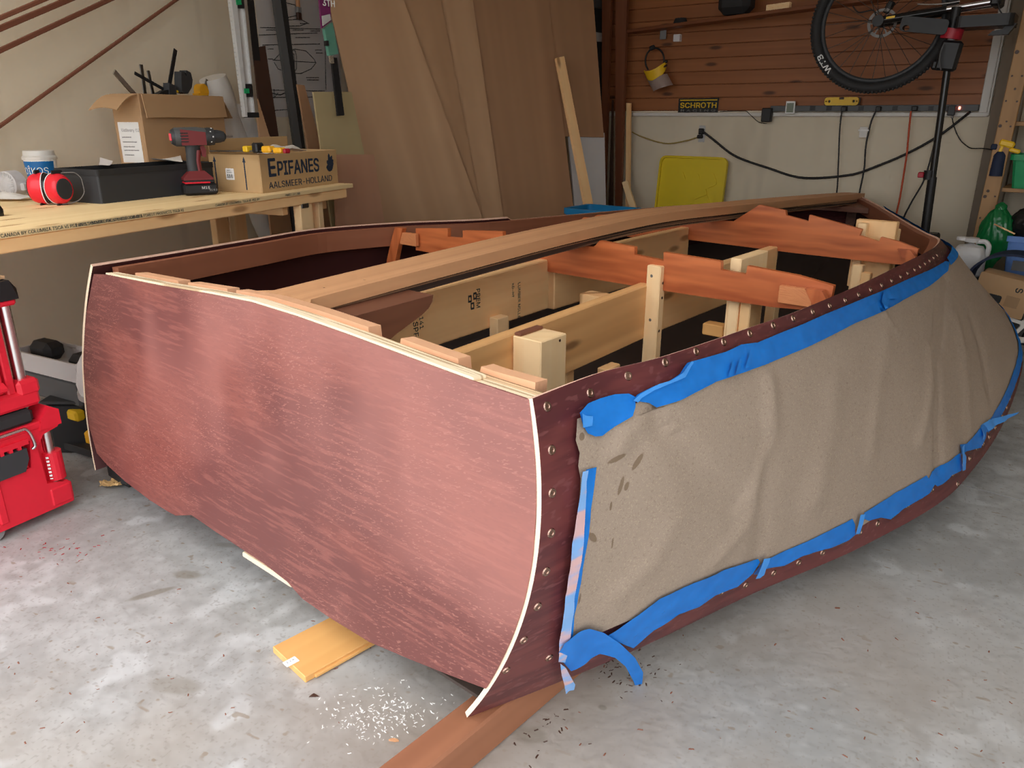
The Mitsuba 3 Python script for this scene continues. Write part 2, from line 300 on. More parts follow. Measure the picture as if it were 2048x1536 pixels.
for nm, c, r in (('black', (0.012, 0.012, 0.013), 0.45), ('black_soft', (0.022, 0.022, 0.023), 0.7), ('black_gloss', (0.012, 0.012, 0.012), 0.18), ('charcoal', (0.035, 0.037, 0.04), 0.5), ('grey_dark', (0.085, 0.088, 0.09), 0.5),
                 ('grey', (0.22, 0.22, 0.22), 0.5), ('grey_light', (0.48, 0.48, 0.47), 0.5), ('white', (0.78, 0.78, 0.77), 0.5), ('white_paper', (0.80, 0.79, 0.76), 0.8), ('paper_plan', (0.55, 0.52, 0.50), 0.8),
                 ('tool_red', (0.66, 0.016, 0.035), 0.38), ('tool_red_dark', (0.30, 0.012, 0.018), 0.45), ('muff_red', (0.75, 0.02, 0.035), 0.3), ('deep_red', (0.35, 0.01, 0.025), 0.4), ('hot_red', (0.85, 0.05, 0.09), 0.35),
                 ('yellow', (0.80, 0.50, 0.02), 0.4), ('yellow_amber', (0.83, 0.42, 0.02), 0.4), ('lid_yellow', (0.66, 0.50, 0.012), 0.45), ('bright_blue', (0.01, 0.19, 0.42), 0.45), ('tub_blue', (0.012, 0.13, 0.36), 0.35),
                 ('navy', (0.012, 0.02, 0.05), 0.7), ('navy_ink', (0.02, 0.03, 0.055), 0.7), ('green', (0.01, 0.26, 0.09), 0.45), ('green_film', (0.005, 0.13, 0.035), 0.22), ('teal', (0.10, 0.27, 0.20), 0.5), ('purple', (0.16, 0.02, 0.10), 0.5),
                 ('bin_blue', (0.13, 0.26, 0.62), 0.45), ('cardboard', (0.46, 0.285, 0.15), 0.75), ('cardboard_dark', (0.36, 0.22, 0.115), 0.75), ('carton_board', (0.50, 0.325, 0.155), 0.7), ('orange_cord', (0.50, 0.07, 0.025), 0.5),
                 ('cord_yellow', (0.34, 0.25, 0.08), 0.6), ('foam_white', (0.55, 0.53, 0.52), 0.7), ('ink', (0.03, 0.03, 0.032), 0.8), ('ink_grey', (0.25, 0.24, 0.24), 0.8), ('screen_green', (0.16, 0.19, 0.14), 0.3), ('leaf_tan', (0.60, 0.38, 0.16), 0.7), ('clear_plastic', (0.62, 0.60, 0.56), 0.25),
                 ('rag', (0.68, 0.65, 0.60), 0.9), ('brown_dark', (0.055, 0.026, 0.017), 0.45), ('brown_stick', (0.20, 0.075, 0.045), 0.5), ('spoke', (0.035, 0.025, 0.02), 0.4), ('skin_tag', (0.72, 0.70, 0.70), 0.6), ('pier', (0.20, 0.16, 0.12), 0.8), ('jug', (0.62, 0.62, 0.62), 0.3),
                 ('drill_red', (0.17, 0.022, 0.024), 0.5), ('shelf_pine', (0.50, 0.29, 0.13), 0.6), ('mauve', (0.20, 0.10, 0.10), 0.7), ('white_rubber', (0.72, 0.70, 0.66), 0.5)):
    mat(nm, c, r, spec=0.4)
scene['clear_film'] = {'type': 'thindielectric'}
scene['visor_film'] = {'type': 'twosided', 'bsdf': {'type': 'principled', 'base_color': rgb((0.30, 0.22, 0.19)), 'roughness': 0.15}}

# ------------------------------------------------------------------ the garage
BOAT_D = nrm([0.973, -0.229, 0]); BOAT_A = np.array([-BOAT_D[1], BOAT_D[0], 0])
J = at(1985, 986, z=0)                                         # the control joint in the slab runs square to the boat
def halfplane(sign):
    far = 20; o = J[:2] + sign * 0.004 * BOAT_A[:2]; d = BOAT_D[:2]; a = sign * BOAT_A[:2]
    return Polygon([o - d * far, o + d * far, o + d * far + a * far, o - d * far + a * far])
ROOM = sbox(-3.6, 0.02, 3.4, 7.2)
structg('floor', 'grey stained concrete garage floor with a saw-cut joint', 'floor')
for s in (-1, 1): part('floor', 'slab', prism(ROOM.intersection(halfplane(s)), 0.06, T_ := np.array([[1, 0, 0, 0], [0, 1, 0, 0], [0, 0, 1, -0.06], [0, 0, 0, 1.0]])), 'concrete')
part('floor', 'sub_base', bx(-3.6, 3.4, 0.02, 7.2, -0.16, -0.06), 'grey')
mat('driveway', (0.36, 0.355, 0.34), 0.8)
struct('ground', bx(-14, 14, -22, 0.02, -0.2, -0.012), 'driveway', 'pale concrete driveway outside the open garage door', 'driveway')
XL = -3.45
struct('wall_left', bx(XL - 0.15, XL, 0.45, 7.2, 0, 2.62), 'drywall', 'beige painted plasterboard wall behind the workbench', 'wall')
struct('wall_right', bx(3.2, 3.35, 0.45, 7.2, 0, 2.62), 'drywall', 'beige garage side wall beyond the storage shelves', 'wall')
struct('ceiling', bx(-3.6, 3.4, 0.45, 7.2, 2.62, 2.72), 'ceiling_white', 'plain painted garage ceiling', 'ceiling')
structg('wall_front', 'garage wall around the open overhead door', 'wall')
part('wall_front', 'header', bx(-3.6, 3.4, 0.45, 0.6, 2.4, 2.72), 'drywall')
part('wall_front', 'jamb', bx(-3.6, -3.4, 0.45, 0.6, 0, 2.4), 'drywall'); part('wall_front', 'jamb', bx(1.5, 3.4, 0.45, 0.6, 0, 2.4), 'drywall')
# the back wall stands askew to the bench wall
WB = np.array([0.32, 5.6, 0.0]); WD = np.array([math.cos(math.radians(10)), -math.sin(math.radians(10)), 0]); WN = np.array([WD[1], -WD[0], 0])
def wall_at(x, y, off=0.0): return at(x, y, n=WN, p=WB + WN * off)
def wb(s, z, off=0.0): return WB + WD * s + np.array([0, 0, z]) + WN * off     # s metres to the right of the vertical white trim
WF = lambda s, z, off=0.0: frame(wb(s, z, off), WD, UP)                       # x along the wall, y up, z towards the room
structg('wall_back', 'back wall, beige below and horizontal cedar boards above', 'wall')
part('wall_back', 'plasterboard', moved(bx(-4.2, 3.4, 0, 2.62, -0.12, 0), WF(0, 0)), 'drywall_back')
part('wall_back', 'backing', moved(bx(-3.42, 0.0, 1.222, 2.6, 0.0003, 0.002), WF(0, 0)), 'cedar_red')
zb, i = 1.224, 0
while zb < 2.6:
    h = 0.0885; random.seed(100 + i)
    wood('wall_back', 'siding_board', box(3.42, h - 0.0022, 0.012, 0.003), 'cedar', WF(-1.71 - 0.02, zb + h / 2, 0.007 + random.uniform(-0.0006, 0.0006)))
    zb += h; i += 1
struct('trim_1', moved(box(3.46, 0.026, 0.03, 0.004), WF(-1.70, 1.197, 0.012)), 'white_trim', 'white ledge moulding under the cedar boards', 'trim')
struct('trim_2', cat(moved(box(0.045, 1.42, 0.022, 0.004), WF(0.0, 1.90, 0.012)), moved(box(0.012, 1.42, 0.03, 0.003), WF(0.03, 1.90, 0.012))), 'white_trim', 'white upright moulding at the right end of the cedar boards', 'trim')
struct('wall_pier', moved(bx(0.05, 0.20, 0, 2.62, 0.0, 0.1, 0.003), WF(0, 0)), 'pier', 'dark taupe wall end beside the storage shelves', 'wall')
# ------------------------------------------------------------------ the boat's own axes: t forward from the transom, l to starboard, z up
_A, _B = at(1065, 797, z=.765), at(186, 540, z=.765)
BD = nrm(_A - _B); BA = np.array([-BD[1], BD[0], 0]); BM = (_A + _B) / 2; BM[2] = 0
def W(t, l, z): return BM + BA * t + BD * l + np.array([0, 0, z])
def loc(P): q = P - BM; return np.array([q @ BA, q @ BD, q[2]])
def atl(x, y, l): return loc(at(x, y, n=BD, p=BM + BD * l))
def att(x, y, t): return loc(at(x, y, n=BA, p=BM + BA * t))
BOAT = np.eye(4); BOAT[:3, 0], BOAT[:3, 1], BOAT[:3, 2], BOAT[:3, 3] = BD, UP, -BA, BM   # local (l, z, -t)
def P1(tab): tab = np.array(tab); return PchipInterpolator(tab[:, 0], tab[:, 1], extrapolate=True)
zs = P1([(-.2, .767), (0, .765), (1, .747), (2, .72), (2.5, .707), (3, .70), (4.5, .705)])
zc = P1([(-.1, .095), (.3, .10), (.7, .105), (1.1, .11), (1.6, .13), (2.2, .18), (2.8, .25), (3.5, .36), (4.5, .5)])
def solve(x, y, zf, dz=0.0):
    t = 1.0
    for _ in range(40): q = loc(at(x, y, z=float(zf(np.clip(t, -.1, 4.4))) + dz)); t = 0.5 * t + 0.5 * q[0]
    return q
sh_s = [solve(*q, zs)[:2] for q in [(1065, 797), (1180, 752), (1330, 712), (1500, 655), (1600, 620), (1700, 578), (1800, 530), (1860, 500)]]
sheer_s = P1([tuple(q) for q in sh_s] + [(2.72, .85), (2.92, .75), (3.2, .61), (3.6, .42), (4.05, .2), (4.4, 0.012)])
sh_p = [solve(*q, zs, .012)[:2] for q in [(183, 531), (330, 508), (500, 480), (640, 458), (800, 446)]]
sheer_p = P1([(q[0], q[1]) for q in sh_p] + [(1.75, -.86), (2.3, -.80), (2.9, -.70), (3.6, -.42), (4.05, -.2), (4.4, -.012)])
ch_s = [solve(*q, zc)[:2] for q in [(935, 1435), (1270, 1300), (1500, 1190), (1730, 1090), (1920, 970), (2000, 860)]]
chine_s = P1([tuple(q) for q in ch_s] + [(2.6, 1.25), (3.1, 1.13), (3.6, .76), (4.0, .38), (4.35, .012)])
chine_p = P1([(-.063, -.955), (.35, -.98), (.7, -1.03), (1.1, -1.12), (1.65, -1.2), (2.2, -1.2), (2.6, -1.18), (3.1, -1.05), (3.6, -.8), (4.0, -.45), (4.35, -.012)])
def hull_s(u, s, side=1, off=0.0):
    """Point of the outer skin: u in [0, 1] from transom to stem, s in [0, 1] from sheer down to chine; off metres outwards."""
    u, s = np.asarray(u, float), np.asarray(s, float)
    ts, tc = 4.4 * u, -.063 + (4.35 + .063) * u
    ls, lc = (sheer_s(ts), chine_s(tc)) if side > 0 else (sheer_p(ts), chine_p(tc))
    fade = np.clip(1 - u / 0.42, 0, 1); b = (.030 + .050 * fade) * 4 * s * (1 - s) * np.clip((1 - u) / .12, 0, 1)
    t = ts + (tc - ts) * s; l = ls + (lc - ls) * s + side * b
    z = zs(ts) + (zc(tc) - zs(ts)) * s
    if side < 0: z = z + .016 * (1 - s) * (ts < 1.9)
    return np.stack([t, l, z], -1)
def W3(q): q = np.asarray(q); return BM + q[..., :1] * BA + q[..., 1:2] * BD + q[..., 2:] * UP
def skin(u, s, off=0.0, side=1):
    u, s = np.broadcast_arrays(np.asarray(u, float), np.asarray(s, float)); e = 1e-3
    uu = np.clip(u, .0, 1 - 2e-3); P = W3(hull_s(u, s, side))
    du = W3(hull_s(uu + e, s, side)) - W3(hull_s(uu, s, side)); ds = W3(hull_s(u, s + e, side)) - W3(hull_s(u, s, side))
    N = np.cross(ds, du); N /= np.linalg.norm(N, axis=-1, keepdims=True) + 1e-12
    out = BD * side; N = np.where(((N @ out) < 0)[..., None] & (np.abs(u) < .9)[..., None], -N, N)
    return P + N * np.asarray(off)[..., None] if np.ndim(off) else P + N * off, N
_gu, _gs = np.meshgrid(np.linspace(0, 1, 241), np.linspace(0, 1, 61), indexing='ij')
_gp = W3(hull_s(_gu, _gs)); _v = _gp - CAM; _w = _v @ AXIS
_gpx = np.stack([1024 + FOC * (_v @ RIGHT) / _w, 768 - FOC * (_v @ CUP) / _w], -1)
_vis = np.einsum('...i,...i', skin(_gu, _gs)[1], CAM - _gp) > 0
def hull_uv(x, y):
    """Which (u, s) of the starboard skin a pixel of the photograph shows."""
    d = np.hypot(_gpx[..., 0] - x, _gpx[..., 1] - y) + 1e5 * ~_vis; i, j = np.unravel_index(np.argmin(d), d.shape)
    u, s = _gu[i, j], _gs[i, j]
    for _ in range(12):
        def pr(u, s): v = W3(hull_s(u, s)) - CAM; w = v @ AXIS; return np.array([1024 + FOC * (v @ RIGHT) / w, 768 - FOC * (v @ CUP) / w])
        f0 = pr(u, s); Jm = np.stack([(pr(u + 1e-4, s) - f0) / 1e-4, (pr(u, s + 1e-4) - f0) / 1e-4], 1)
        st = np.linalg.lstsq(Jm, np.array([x, y]) - f0, rcond=None)[0]; st = np.clip(st, -.03, .03); u, s = u + .8 * st[0], s + .8 * st[1]
        u, s = np.clip(u, -.02, 1), np.clip(s, -.05, 1.05)
    return np.array([u, s])

# ------------------------------------------------------------------ the boat
boat = thing('boat_hull', 'unfinished wooden runabout hull with dark red stained transom and planking, propped on the garage floor', 'boat')
TH = 0.011
def plank(side):
    nu, ns = 150, 24
    u, s = np.meshgrid(np.linspace(0, 1, nu), np.linspace(0, 1, ns), indexing='ij')
    O, N = skin(u, s, 0.0, side); I = O - N * TH
    O_, I_ = O.reshape(-1, 3), I.reshape(-1, 3)
    i, j = np.meshgrid(np.arange(nu - 1), np.arange(ns - 1), indexing='ij'); i, j = i.ravel(), j.ravel()
    q = np.stack([i * ns + j, i * ns + j + 1, (i + 1) * ns + j + 1, (i + 1) * ns + j], 1)
    F = np.vstack([q[:, [0, 1, 2]], q[:, [0, 2, 3]]]); F = F if side > 0 else F[:, ::-1]
    uv = np.stack([u * 4.4, s * .75], -1).reshape(-1, 2)
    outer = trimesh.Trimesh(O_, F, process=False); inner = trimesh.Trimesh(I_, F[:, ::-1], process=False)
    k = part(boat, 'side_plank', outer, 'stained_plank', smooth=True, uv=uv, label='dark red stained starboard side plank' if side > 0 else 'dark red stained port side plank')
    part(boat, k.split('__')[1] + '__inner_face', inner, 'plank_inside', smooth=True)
    def strip(a, b): 
        n = len(a); m = np.arange(n - 1); V = np.vstack([a, b]); f = np.vstack([np.stack([m, m + 1, m + n + 1], 1), np.stack([m, m + n + 1, m + n], 1)])
        return trimesh.Trimesh(V, f if side > 0 else f[:, ::-1], process=False)
    part(boat, k.split('__')[1] + '__top_edge', strip(O[:, 0], I[:, 0]), 'plank_edge')
    part(boat, k.split('__')[1] + '__end_grain', cat(strip(I[0], O[0]), strip(O[:, -1][::-1], I[:, -1][::-1])), 'ply_edge_plain')
plank(1); plank(-1)
# transom: traced outline in its own raked plane
_n = nrm(np.cross(W(0, -.834, .765) - W(0, .834, .765), W(-.063, .73, .095) - W(0, .834, .765)))
_n = _n if _n @ BA < 0 else -_n
_o = W(0, 0, .765); TY = nrm(UP - (UP @ _n) * _n); TF = frame(_o, np.cross(TY, _n), TY)    # z axis of TF points aft
def tpt(x, y): q = at(x, y, n=_n, p=_o) - _o; return (q @ TF[:3, 0], q @ TF[:3, 1])
right_edge = [tpt(*q) for q in [(1058, 799), (1064, 850), (1072, 950), (1072, 1020), (1067, 1100), (1054, 1180), (1030, 1260), (1000, 1328), (972, 1377)]]
bottom = [tpt(*q) for q in [(900, 1350), (820, 1318), (740, 1284), (660, 1235), (605, 1197), (575, 1163), (530, 1128), (480, 1095), (430, 1062), (384, 1030), (352, 1031), (335, 1022), (300, 1000), (250, 962), (215, 930), (194, 906)]]
left_edge = [tpt(*q) for q in [(178, 850), (169, 760), (171, 650), (182, 580), (188, 548)]]
topl = [tpt(*q) for q in [(210, 549), (320, 571), (420, 588), (500, 604), (590, 632), (700, 671), (820, 716), (940, 760)]]
def rnd(p):
    p = np.asarray(p, float); s = np.r_[0, np.cumsum(np.linalg.norm(np.diff(p, axis=0), axis=1))]; return PchipInterpolator(s, p, axis=0)(np.linspace(0, s[-1], 60))
TPOLY = Polygon(np.vstack([rnd(right_edge), bottom, rnd(left_edge), topl])).buffer(0)
def tpanel(poly, h, off):
    m = prism(poly, h); uv = np.array(m.vertices)[:, :2] + [1.0, .7]; m = moved(m, TF @ frame([0, 0, off], [1, 0, 0], [0, 1, 0])); return m, uv
m, uv = tpanel(TPOLY, .005, -.004); part(boat, 'transom', m, 'stained_transom', uv=uv, label='broad dark red stained transom')
top_line = LineString(topl); core = TPOLY.buffer(-.003)
m, uv = tpanel(unary_union([core, top_line.buffer(.005)]).intersection(TPOLY.buffer(.006)), .032, -.0362); m.vertices; uv = np.stack([uv[:, 0], np.einsum('ij,j->i', np.array(m.vertices) - _o, _n)], 1)
part(boat, 'transom__ply_core', m, 'ply_edge', uv=uv)
m, uv = tpanel(unary_union([core.buffer(-.001)]), .026, -.0624); uv = np.stack([uv[:, 0] + 3, np.einsum('ij,j->i', np.array(m.vertices) - _o, _n)], 1)
part(boat, 'transom__backing_layer', m, 'ply_edge_lined', uv=uv)
# the notched beam behind the transom's top edge: deck stringer notches between low blocks
def ttop(x): return np.interp(x, [q[0] for q in topl], [q[1] for q in topl])
blk = [(225, 312), (328, 408), (425, 500), (500, 690), (752, 868), (912, 1098)]
beam_top = []
lx = lambda x: tpt(x, np.interp(x, [186, 320, 500, 700, 940, 1060], [543, 571, 604, 671, 760, 797]))[0]
xa = np.linspace(-.79, .79, 300); base = sum([((xa > lx(a)) & (xa < lx(b))).astype(float) for a, b in blk])
ztop = ttop(xa) - .020 + .026 * np.clip(base, 0, 1)
m = prism(Polygon(np.vstack([np.stack([xa, ztop], 1), np.stack([xa[::-1], ttop(xa[::-1]) - .10], 1)])), .034)
uv = np.array(m.vertices)[:, :2] * [1, 1] + [3, 0]; part(boat, 'transom_beam', moved(m, TF @ frame([0, 0, -.0968], [1, 0, 0], [0, 1, 0])), 'block_wood', uv=uv, label='notched beam along the top of the transom')
# king plank down the middle of the deck line
kz = P1([(.03, .787), (.3, .800), (.6, .812), (1.2, .832), (1.65, .838), (2.4, .812), (3.4, .768), (4.1, .735), (4.36, .722)])
kc = lambda t: -.005 + 0.0 * t
def kingstrip(t0, t1, w, top, th, n=60, l0=None):
    t = np.linspace(t0, t1, n); V, F = [], []
    ww = w(t) if callable(w) else np.full(n, w); c = kc(t) if l0 is None else np.full(n, l0)
    for k in range(n):
        for dl, dz in ((-1, 0), (1, 0), (1, -1), (-1, -1)): V.append(W(t[k], c[k] + dl * ww[k] / 2, float(kz(t[k])) + top + dz * th))
    for k in range(n - 1):
        for e in range(4): a, b = k * 4 + e, k * 4 + (e + 1) % 4; F += [[a, a + 4, b + 4], [a, b + 4, b]]
    e = (n - 1) * 4; F += [[0, 1, 2], [0, 2, 3], [e, e + 2, e + 1], [e, e + 3, e + 2]]
    uv = np.stack([np.repeat(t, 4), np.array([-ww[k // 4] / 2 if k % 4 in (0, 3) else ww[k // 4] / 2 for k in range(4 * n)]) + np.array([0 if k % 4 < 2 else th for k in range(4 * n)]) * .8 + 2], 1)
    m = trimesh.Trimesh(np.array(V), F, process=False); return m, uv
m, uv = kingstrip(.075, 4.36, lambda t: .15 - .03 * np.clip((t - 3.2) / 1.1, 0, 1) + .12 * np.clip(1 - (t - .075) / .055, 0, 1) ** 2, 0, .034, 90)
part(boat, 'king_plank', m, 'king_wood', uv=uv, label='long tan king plank along the deck centreline')
m, uv = kingstrip(.08, 4.2, .128, -.0345, .026, 60); uv = np.stack([uv[:, 0], np.tile([0, 0, .026, .026], 60)], 1); part(boat, 'king_plank__ply_lamination', m, 'ply_dark_edge', uv=uv)
for hx, hy in ((655, 574), (735, 558)): 
    q = solve(hx, hy, kz); part(boat, 'king_plank__plug_hole', moved(lathe([(0, 0), (.011, 0), (.011, .0012), (0, .0012)], 12), frame(W(q[0], q[1], q[2] - .0004), BA, BD)), 'bracket_wood')
brk = [atl(*q, .055)[[0, 2]] for q in [(640, 640), (815, 597), (803, 612), (780, 630), (740, 650), (705, 672), (690, 690), (640, 700)]]
te, zl = brk[1][0], brk[5][1]; brk = np.array([(.10, .752), (te, .760), (te - .004, .744), (te - .018, .728), (te - .045, .714), (te - .085, .700), (te - .13, .684), (te - .18, .662), (.16, .635), (.10, .62)])
m = prism(Polygon(brk), .1); uv = np.array(m.vertices)[:, :2]
part(boat, 'transom_knee', moved(m, frame(W(0, .055, 0), BA, UP)), 'bracket_wood', uv=uv, label='dark curved knee under the king plank')
# sheer clamps inside both side planks
def clamp(side):
    n = 90; u = np.linspace(.013, .99, n); O, N = skin(u, 0 * u, -TH - .0005, side); L = W3(hull_s(u, 0 * u, side)); inw = np.cross(UP, np.gradient(L, axis=0)); inw /= np.linalg.norm(inw, axis=1, keepdims=True)
    inw = inw if side > 0 else -inw; inw = np.where(((inw @ BD) * side > 0)[:, None], -inw, inw); V, F = [], []
    th = .030; top = np.array([float(zs(4.4 * k)) for k in u]) - (0 if side < 0 else .036 * np.clip((.62 - u) / .08, 0, 1) + .004); bot = top - .078
    for k in range(n):
        for d, z in ((0, top[k]), (th, top[k]), (th, bot[k]), (0, bot[k])): p = O[k] + inw[k] * d; V.append([p[0], p[1], z])
    for k in range(n - 1):
        for e in range(4): a, b = k * 4 + e, k * 4 + (e + 1) % 4; F += [[a, a + 4, b + 4], [a, b + 4, b]]
    e = (n - 1) * 4; F += [[0, 1, 2], [0, 2, 3], [e, e + 2, e + 1], [e, e + 3, e + 2]]; F = np.array(F); F = F if side < 0 else F[:, ::-1]
    uv = np.stack([np.repeat(u * 4.4, 4), np.tile([0, .03, .1, .13], n)], 1)
    part(boat, 'sheer_clamp', trimesh.Trimesh(np.array(V), F, process=False), 'clamp_wood', uv=uv)
clamp(1); clamp(-1)
part(boat, 'stem', moved(hull([(x, z, y) for (t, z) in ((0, .5), (.05, .5), (0, .715), (.05, .715)) for x in (-.03, .03) for y in (-t,) ] ), BOAT @ frame([0, 0, -4.33], [1, 0, 0], [0, 1, 0])), 'bracket_wood')
n_ = 20; a_ = np.linspace(3.95, 4.33, n_); br = [(-float(l), t) for t, l in zip(a_, sheer_s(a_) - .045)] + [(float(l), t) for t, l in zip(a_[::-1], sheer_s(a_[::-1]) - .045)]
brp = Polygon([(x, t) for x, t in br if True]).buffer(0)
part(boat, 'breasthook', moved(prism(brp, .03), frame(BM + UP * .645, BD, BA)), 'bracket_wood')
# bottom, keel
def bottom_fn(side):
    def fn(u, s):
        t = -.03 + 4.3 * u; c = chine_s(t) if side > 0 else chine_p(t); zk = .13 + .30 * np.clip((t - 2.6) / 1.75, 0, 1) ** 1.6; zcc = zc(t) + .03
        l = c * (1 - s) * .985; z = zcc + (zk - zcc) * s; return W3(np.stack([t, l, z], -1))
    return fn
part(boat, 'bottom_planking', sheet(bottom_fn(1), 50, 8, .008), 'hull_dark'); part(boat, 'bottom_planking', sheet(bottom_fn(-1), 50, 8, -.008), 'hull_dark')
# deck frames: notched beams, in planes square to the keel
def deckframe(t0, pts, mat_='frame_wood', th=.019):
    m = prism(Polygon(pts).buffer(0), th); uv = np.array(m.vertices)[:, :2] + [t0 * 3, 0]
    return moved(m, frame(W(t0, 0, 0), BD, UP)), uv
tA = 1.32
fa = lambda *q: [att(x, y, tA)[1:] for x, y in q]
star = fa((1190, 497), (1205, 480), (1275, 493), (1275, 508), (1333, 520), (1333, 503), (1447, 521), (1447, 538), (1497, 547), (1500, 530), (1600, 549), (1690, 572))
starb = fa((1550, 612), (1400, 590), (1250, 566), (1080, 538))
port = fa((1080, 480), (1052, 466), (1052, 482), (1012, 479), (1012, 462), (932, 460), (932, 475), (902, 473), (902, 456), (838, 456))
portb = fa((838, 499), (907, 512))
top_mid = [(.06, .772), (-.06, .772)]
outl = portb[:1] + port[::-1][:0] + []
poly = [tuple(q) for q in port[::-1]] + [(-.075, .765), (.075, .765)] + [tuple(q) for q in star] + [(float(sheer_s(tA)) - .045, .735), (float(sheer_s(tA)) - .05, .665)] + [tuple(q) for q in starb] + [(-.3, .655)] + [tuple(q) for q in portb[::-1]]
poly = [(float(np.clip(a, sheer_p(tA) + .05, sheer_s(tA) - .045)), float(b)) for a, b in poly]
m, uv = deckframe(tA, poly); part(boat, 'deck_frame', m, 'frame_wood', uv=uv, label='red brown notched deck frame nearer the transom')
tB = 2.4
fb = lambda *q: [att(x, y, tB)[1:] for x, y in q]
starB = fa_ = [att(x, y, tB)[1:] for x, y in ((1508, 418), (1522, 409), (1574, 420), (1576, 430), (1620, 442), (1622, 429), (1655, 438), (1727, 458), (1722, 470), (1760, 482), (1765, 473), (1800, 482), (1850, 498))]
polyB = [(-.70, .69), (-.66, .715), (-.45, .735), (-.45, .71), (-.38, .715), (-.38, .745), (-.22, .765), (-.075, .745), (.075, .745)] + [tuple(q) for q in starB] + [(float(sheer_s(tB)) - .05, .64)] + [tuple(att(x, y, tB)[1:]) for x, y in ((1790, 527), (1700, 517), (1600, 506), (1440, 486), (1375, 478))] + [(-.3, .62), (-.70, .63)]
polyB = [(float(np.clip(a, sheer_p(tB) + .05, sheer_s(tB) - .045)), float(b)) for a, b in polyB]
m, uv = deckframe(tB, polyB); part(boat, 'deck_frame', m, 'frame_wood', uv=uv, label='red brown notched deck frame nearer the bow')
# side frames standing at the deck frames, following the skin
for t0 in (tA, tB):
    for side in (1, -1):
        uu = np.full(14, t0 / 4.38); ss = np.linspace(.015, .9, 14); q = hull_s(uu, ss, side); o = np.stack([q[:, 1] - side * (TH + .031 + .03), q[:, 2]], 1); i_ = np.stack([q[:, 1] - side * (.12 + .03 * ss), q[:, 2]], 1)
        m = prism(Polygon(np.vstack([o, i_[::-1]])).buffer(0), .024); uv = np.array(m.vertices)[:, [1, 0]]
        part(boat, 'side_frame', moved(m, frame(W(t0 - .026, 0, 0), BD, UP)), 'frame_wood', uv=uv)
for side in (1, -1):
    l0 = float((sheer_s if side > 0 else sheer_p)(tA)) - side * .14
    part(boat, 'frame_gusset', moved(box(.10, .052, .02, .002), frame(W(tA - .036, l0, .702), BD, UP)), 'gusset_wood')
# bronze-headed screws along the plank's edges
def screw(p, N):
    m = cat(lathe([(0, .0006), (.0035, .0006), (.0045, .0022), (.0078, .0022), (.009, 0), (.009, -.001), (0, -.001)], 14), shift(box(.006, .0012, .0008), 0, 0, .0011))
    return moved(m, frame(p, nrm(np.cross(N, UP)), np.cross(N, nrm(np.cross(N, UP)))))
SCREWS = [(1094, 813), (1180, 786), (1256, 752), (1330, 725), (1392, 703), (1447, 684), (1499, 667), (1546, 651), (1586, 637), (1625, 624), (1659, 612), (1690, 601), (1717, 590), (1741, 580), (1763, 571), (1783, 562), (1801, 554), (1815, 547), (1829, 540), (1840, 534), (1850, 528), (1859, 522), (1867, 516), (1874, 511),
          (1103, 900), (1104, 986), (1102, 1066), (1092, 1143), (1075, 1213), (1047, 1280), (1012, 1340), (1098, 1315), (1386, 1208), (1443, 1184), (1491, 1170), (1547, 1146), (1597, 1125), (1645, 1105), (1685, 1083), (1720, 1064), (1755, 1047), (1787, 1030), (1815, 1011), (1840, 993), (1864, 979), (1884, 964), (1906, 948),
          (1923, 931), (1939, 917), (1953, 896), (1966, 887), (1978, 874), (1990, 855), (1915, 968), (2005, 832), (2013, 815), (2019, 798)]
for q in SCREWS:
    u, s = hull_uv(*q); P, N = skin(u, s, .0004); part(boat, 'screw', screw(P, N), 'brass_red')
# ------------------------------------------------------------------ masking paper and tape on the starboard side
SU, SV = 4.4, .75
def uvpoly(px): return [tuple(hull_uv(*q) * [SU, SV]) for q in px]
CREASES = [([(1305, 825), (1345, 880), (1400, 960), (1480, 1010)], -.012, .030), ([(1530, 765), (1532, 880), (1500, 980), (1480, 1010)], .011, .026), ([(1525, 880), (1520, 980), (1515, 1090)], -.009, .028), ([(1290, 830), (1245, 860), (1230, 890)], .009, .028),
           ([(1320, 826), (1330, 845), (1345, 862)], .008, .010), ([(1875, 600), (1866, 720), (1868, 850), (1870, 930)], -.013, .030), ([(1850, 700), (1852, 760), (1830, 880)], .009, .026), ([(1888, 560), (1882, 620), (1872, 700)], -.010, .025), ([(1905, 640), (1925, 760), (1930, 850)], .008, .035),
           ([(1755, 625), (1775, 655), (1790, 672)], .009, .010), ([(1765, 650), (1742, 800), (1735, 900)], .006, .035), ([(1940, 640), (1965, 740), (1975, 800)], -.010, .035), ([(1660, 780), (1640, 900), (1620, 1000)], .006, .045), ([(1420, 1120), (1480, 1050), (1500, 1010)], .007, .03), ([(1240, 1180), (1300, 1120), (1340, 1050)], .006, .04)]
CREASES = [(LineString(uvpoly(p)), a, w) for p, a, w in CREASES]
import shapely
def paper_off(U, V):
    pts = shapely.points(U, V); o = .010 + .010 * (meshkit.fbm(np.stack([U * 2.2, V * 2.2, 0 * U], -1), 3, 5) - .5) + .004 * (meshkit.fbm(np.stack([U * 9, V * 9, 0 * U], -1), 3, 6) - .5)
    for ln, a, w in CREASES: o = o + a * np.exp(-(shapely.distance(pts, ln) / w) ** 2)
    return np.maximum(o, .002)
def fine(poly, step):
    poly = poly.buffer(0); v, f = trimesh.creation.triangulate_polygon(poly, engine='earcut'); v = np.c_[v, np.zeros(len(v))]
    v, f = trimesh.remesh.subdivide_to_size(v, f, step, max_iter=12); m = trimesh.Trimesh(v, f, process=False); m.merge_vertices(); return np.array(m.vertices)[:, :2], np.array(m.faces)
def patch(poly, step, off):
    v, f = fine(Polygon(poly) if not hasattr(poly, 'geom_type') else poly, step); P, N = skin(v[:, 0] / SU, v[:, 1] / SV, off(v[:, 0], v[:, 1])); return trimesh.Trimesh(P, f, process=False), v
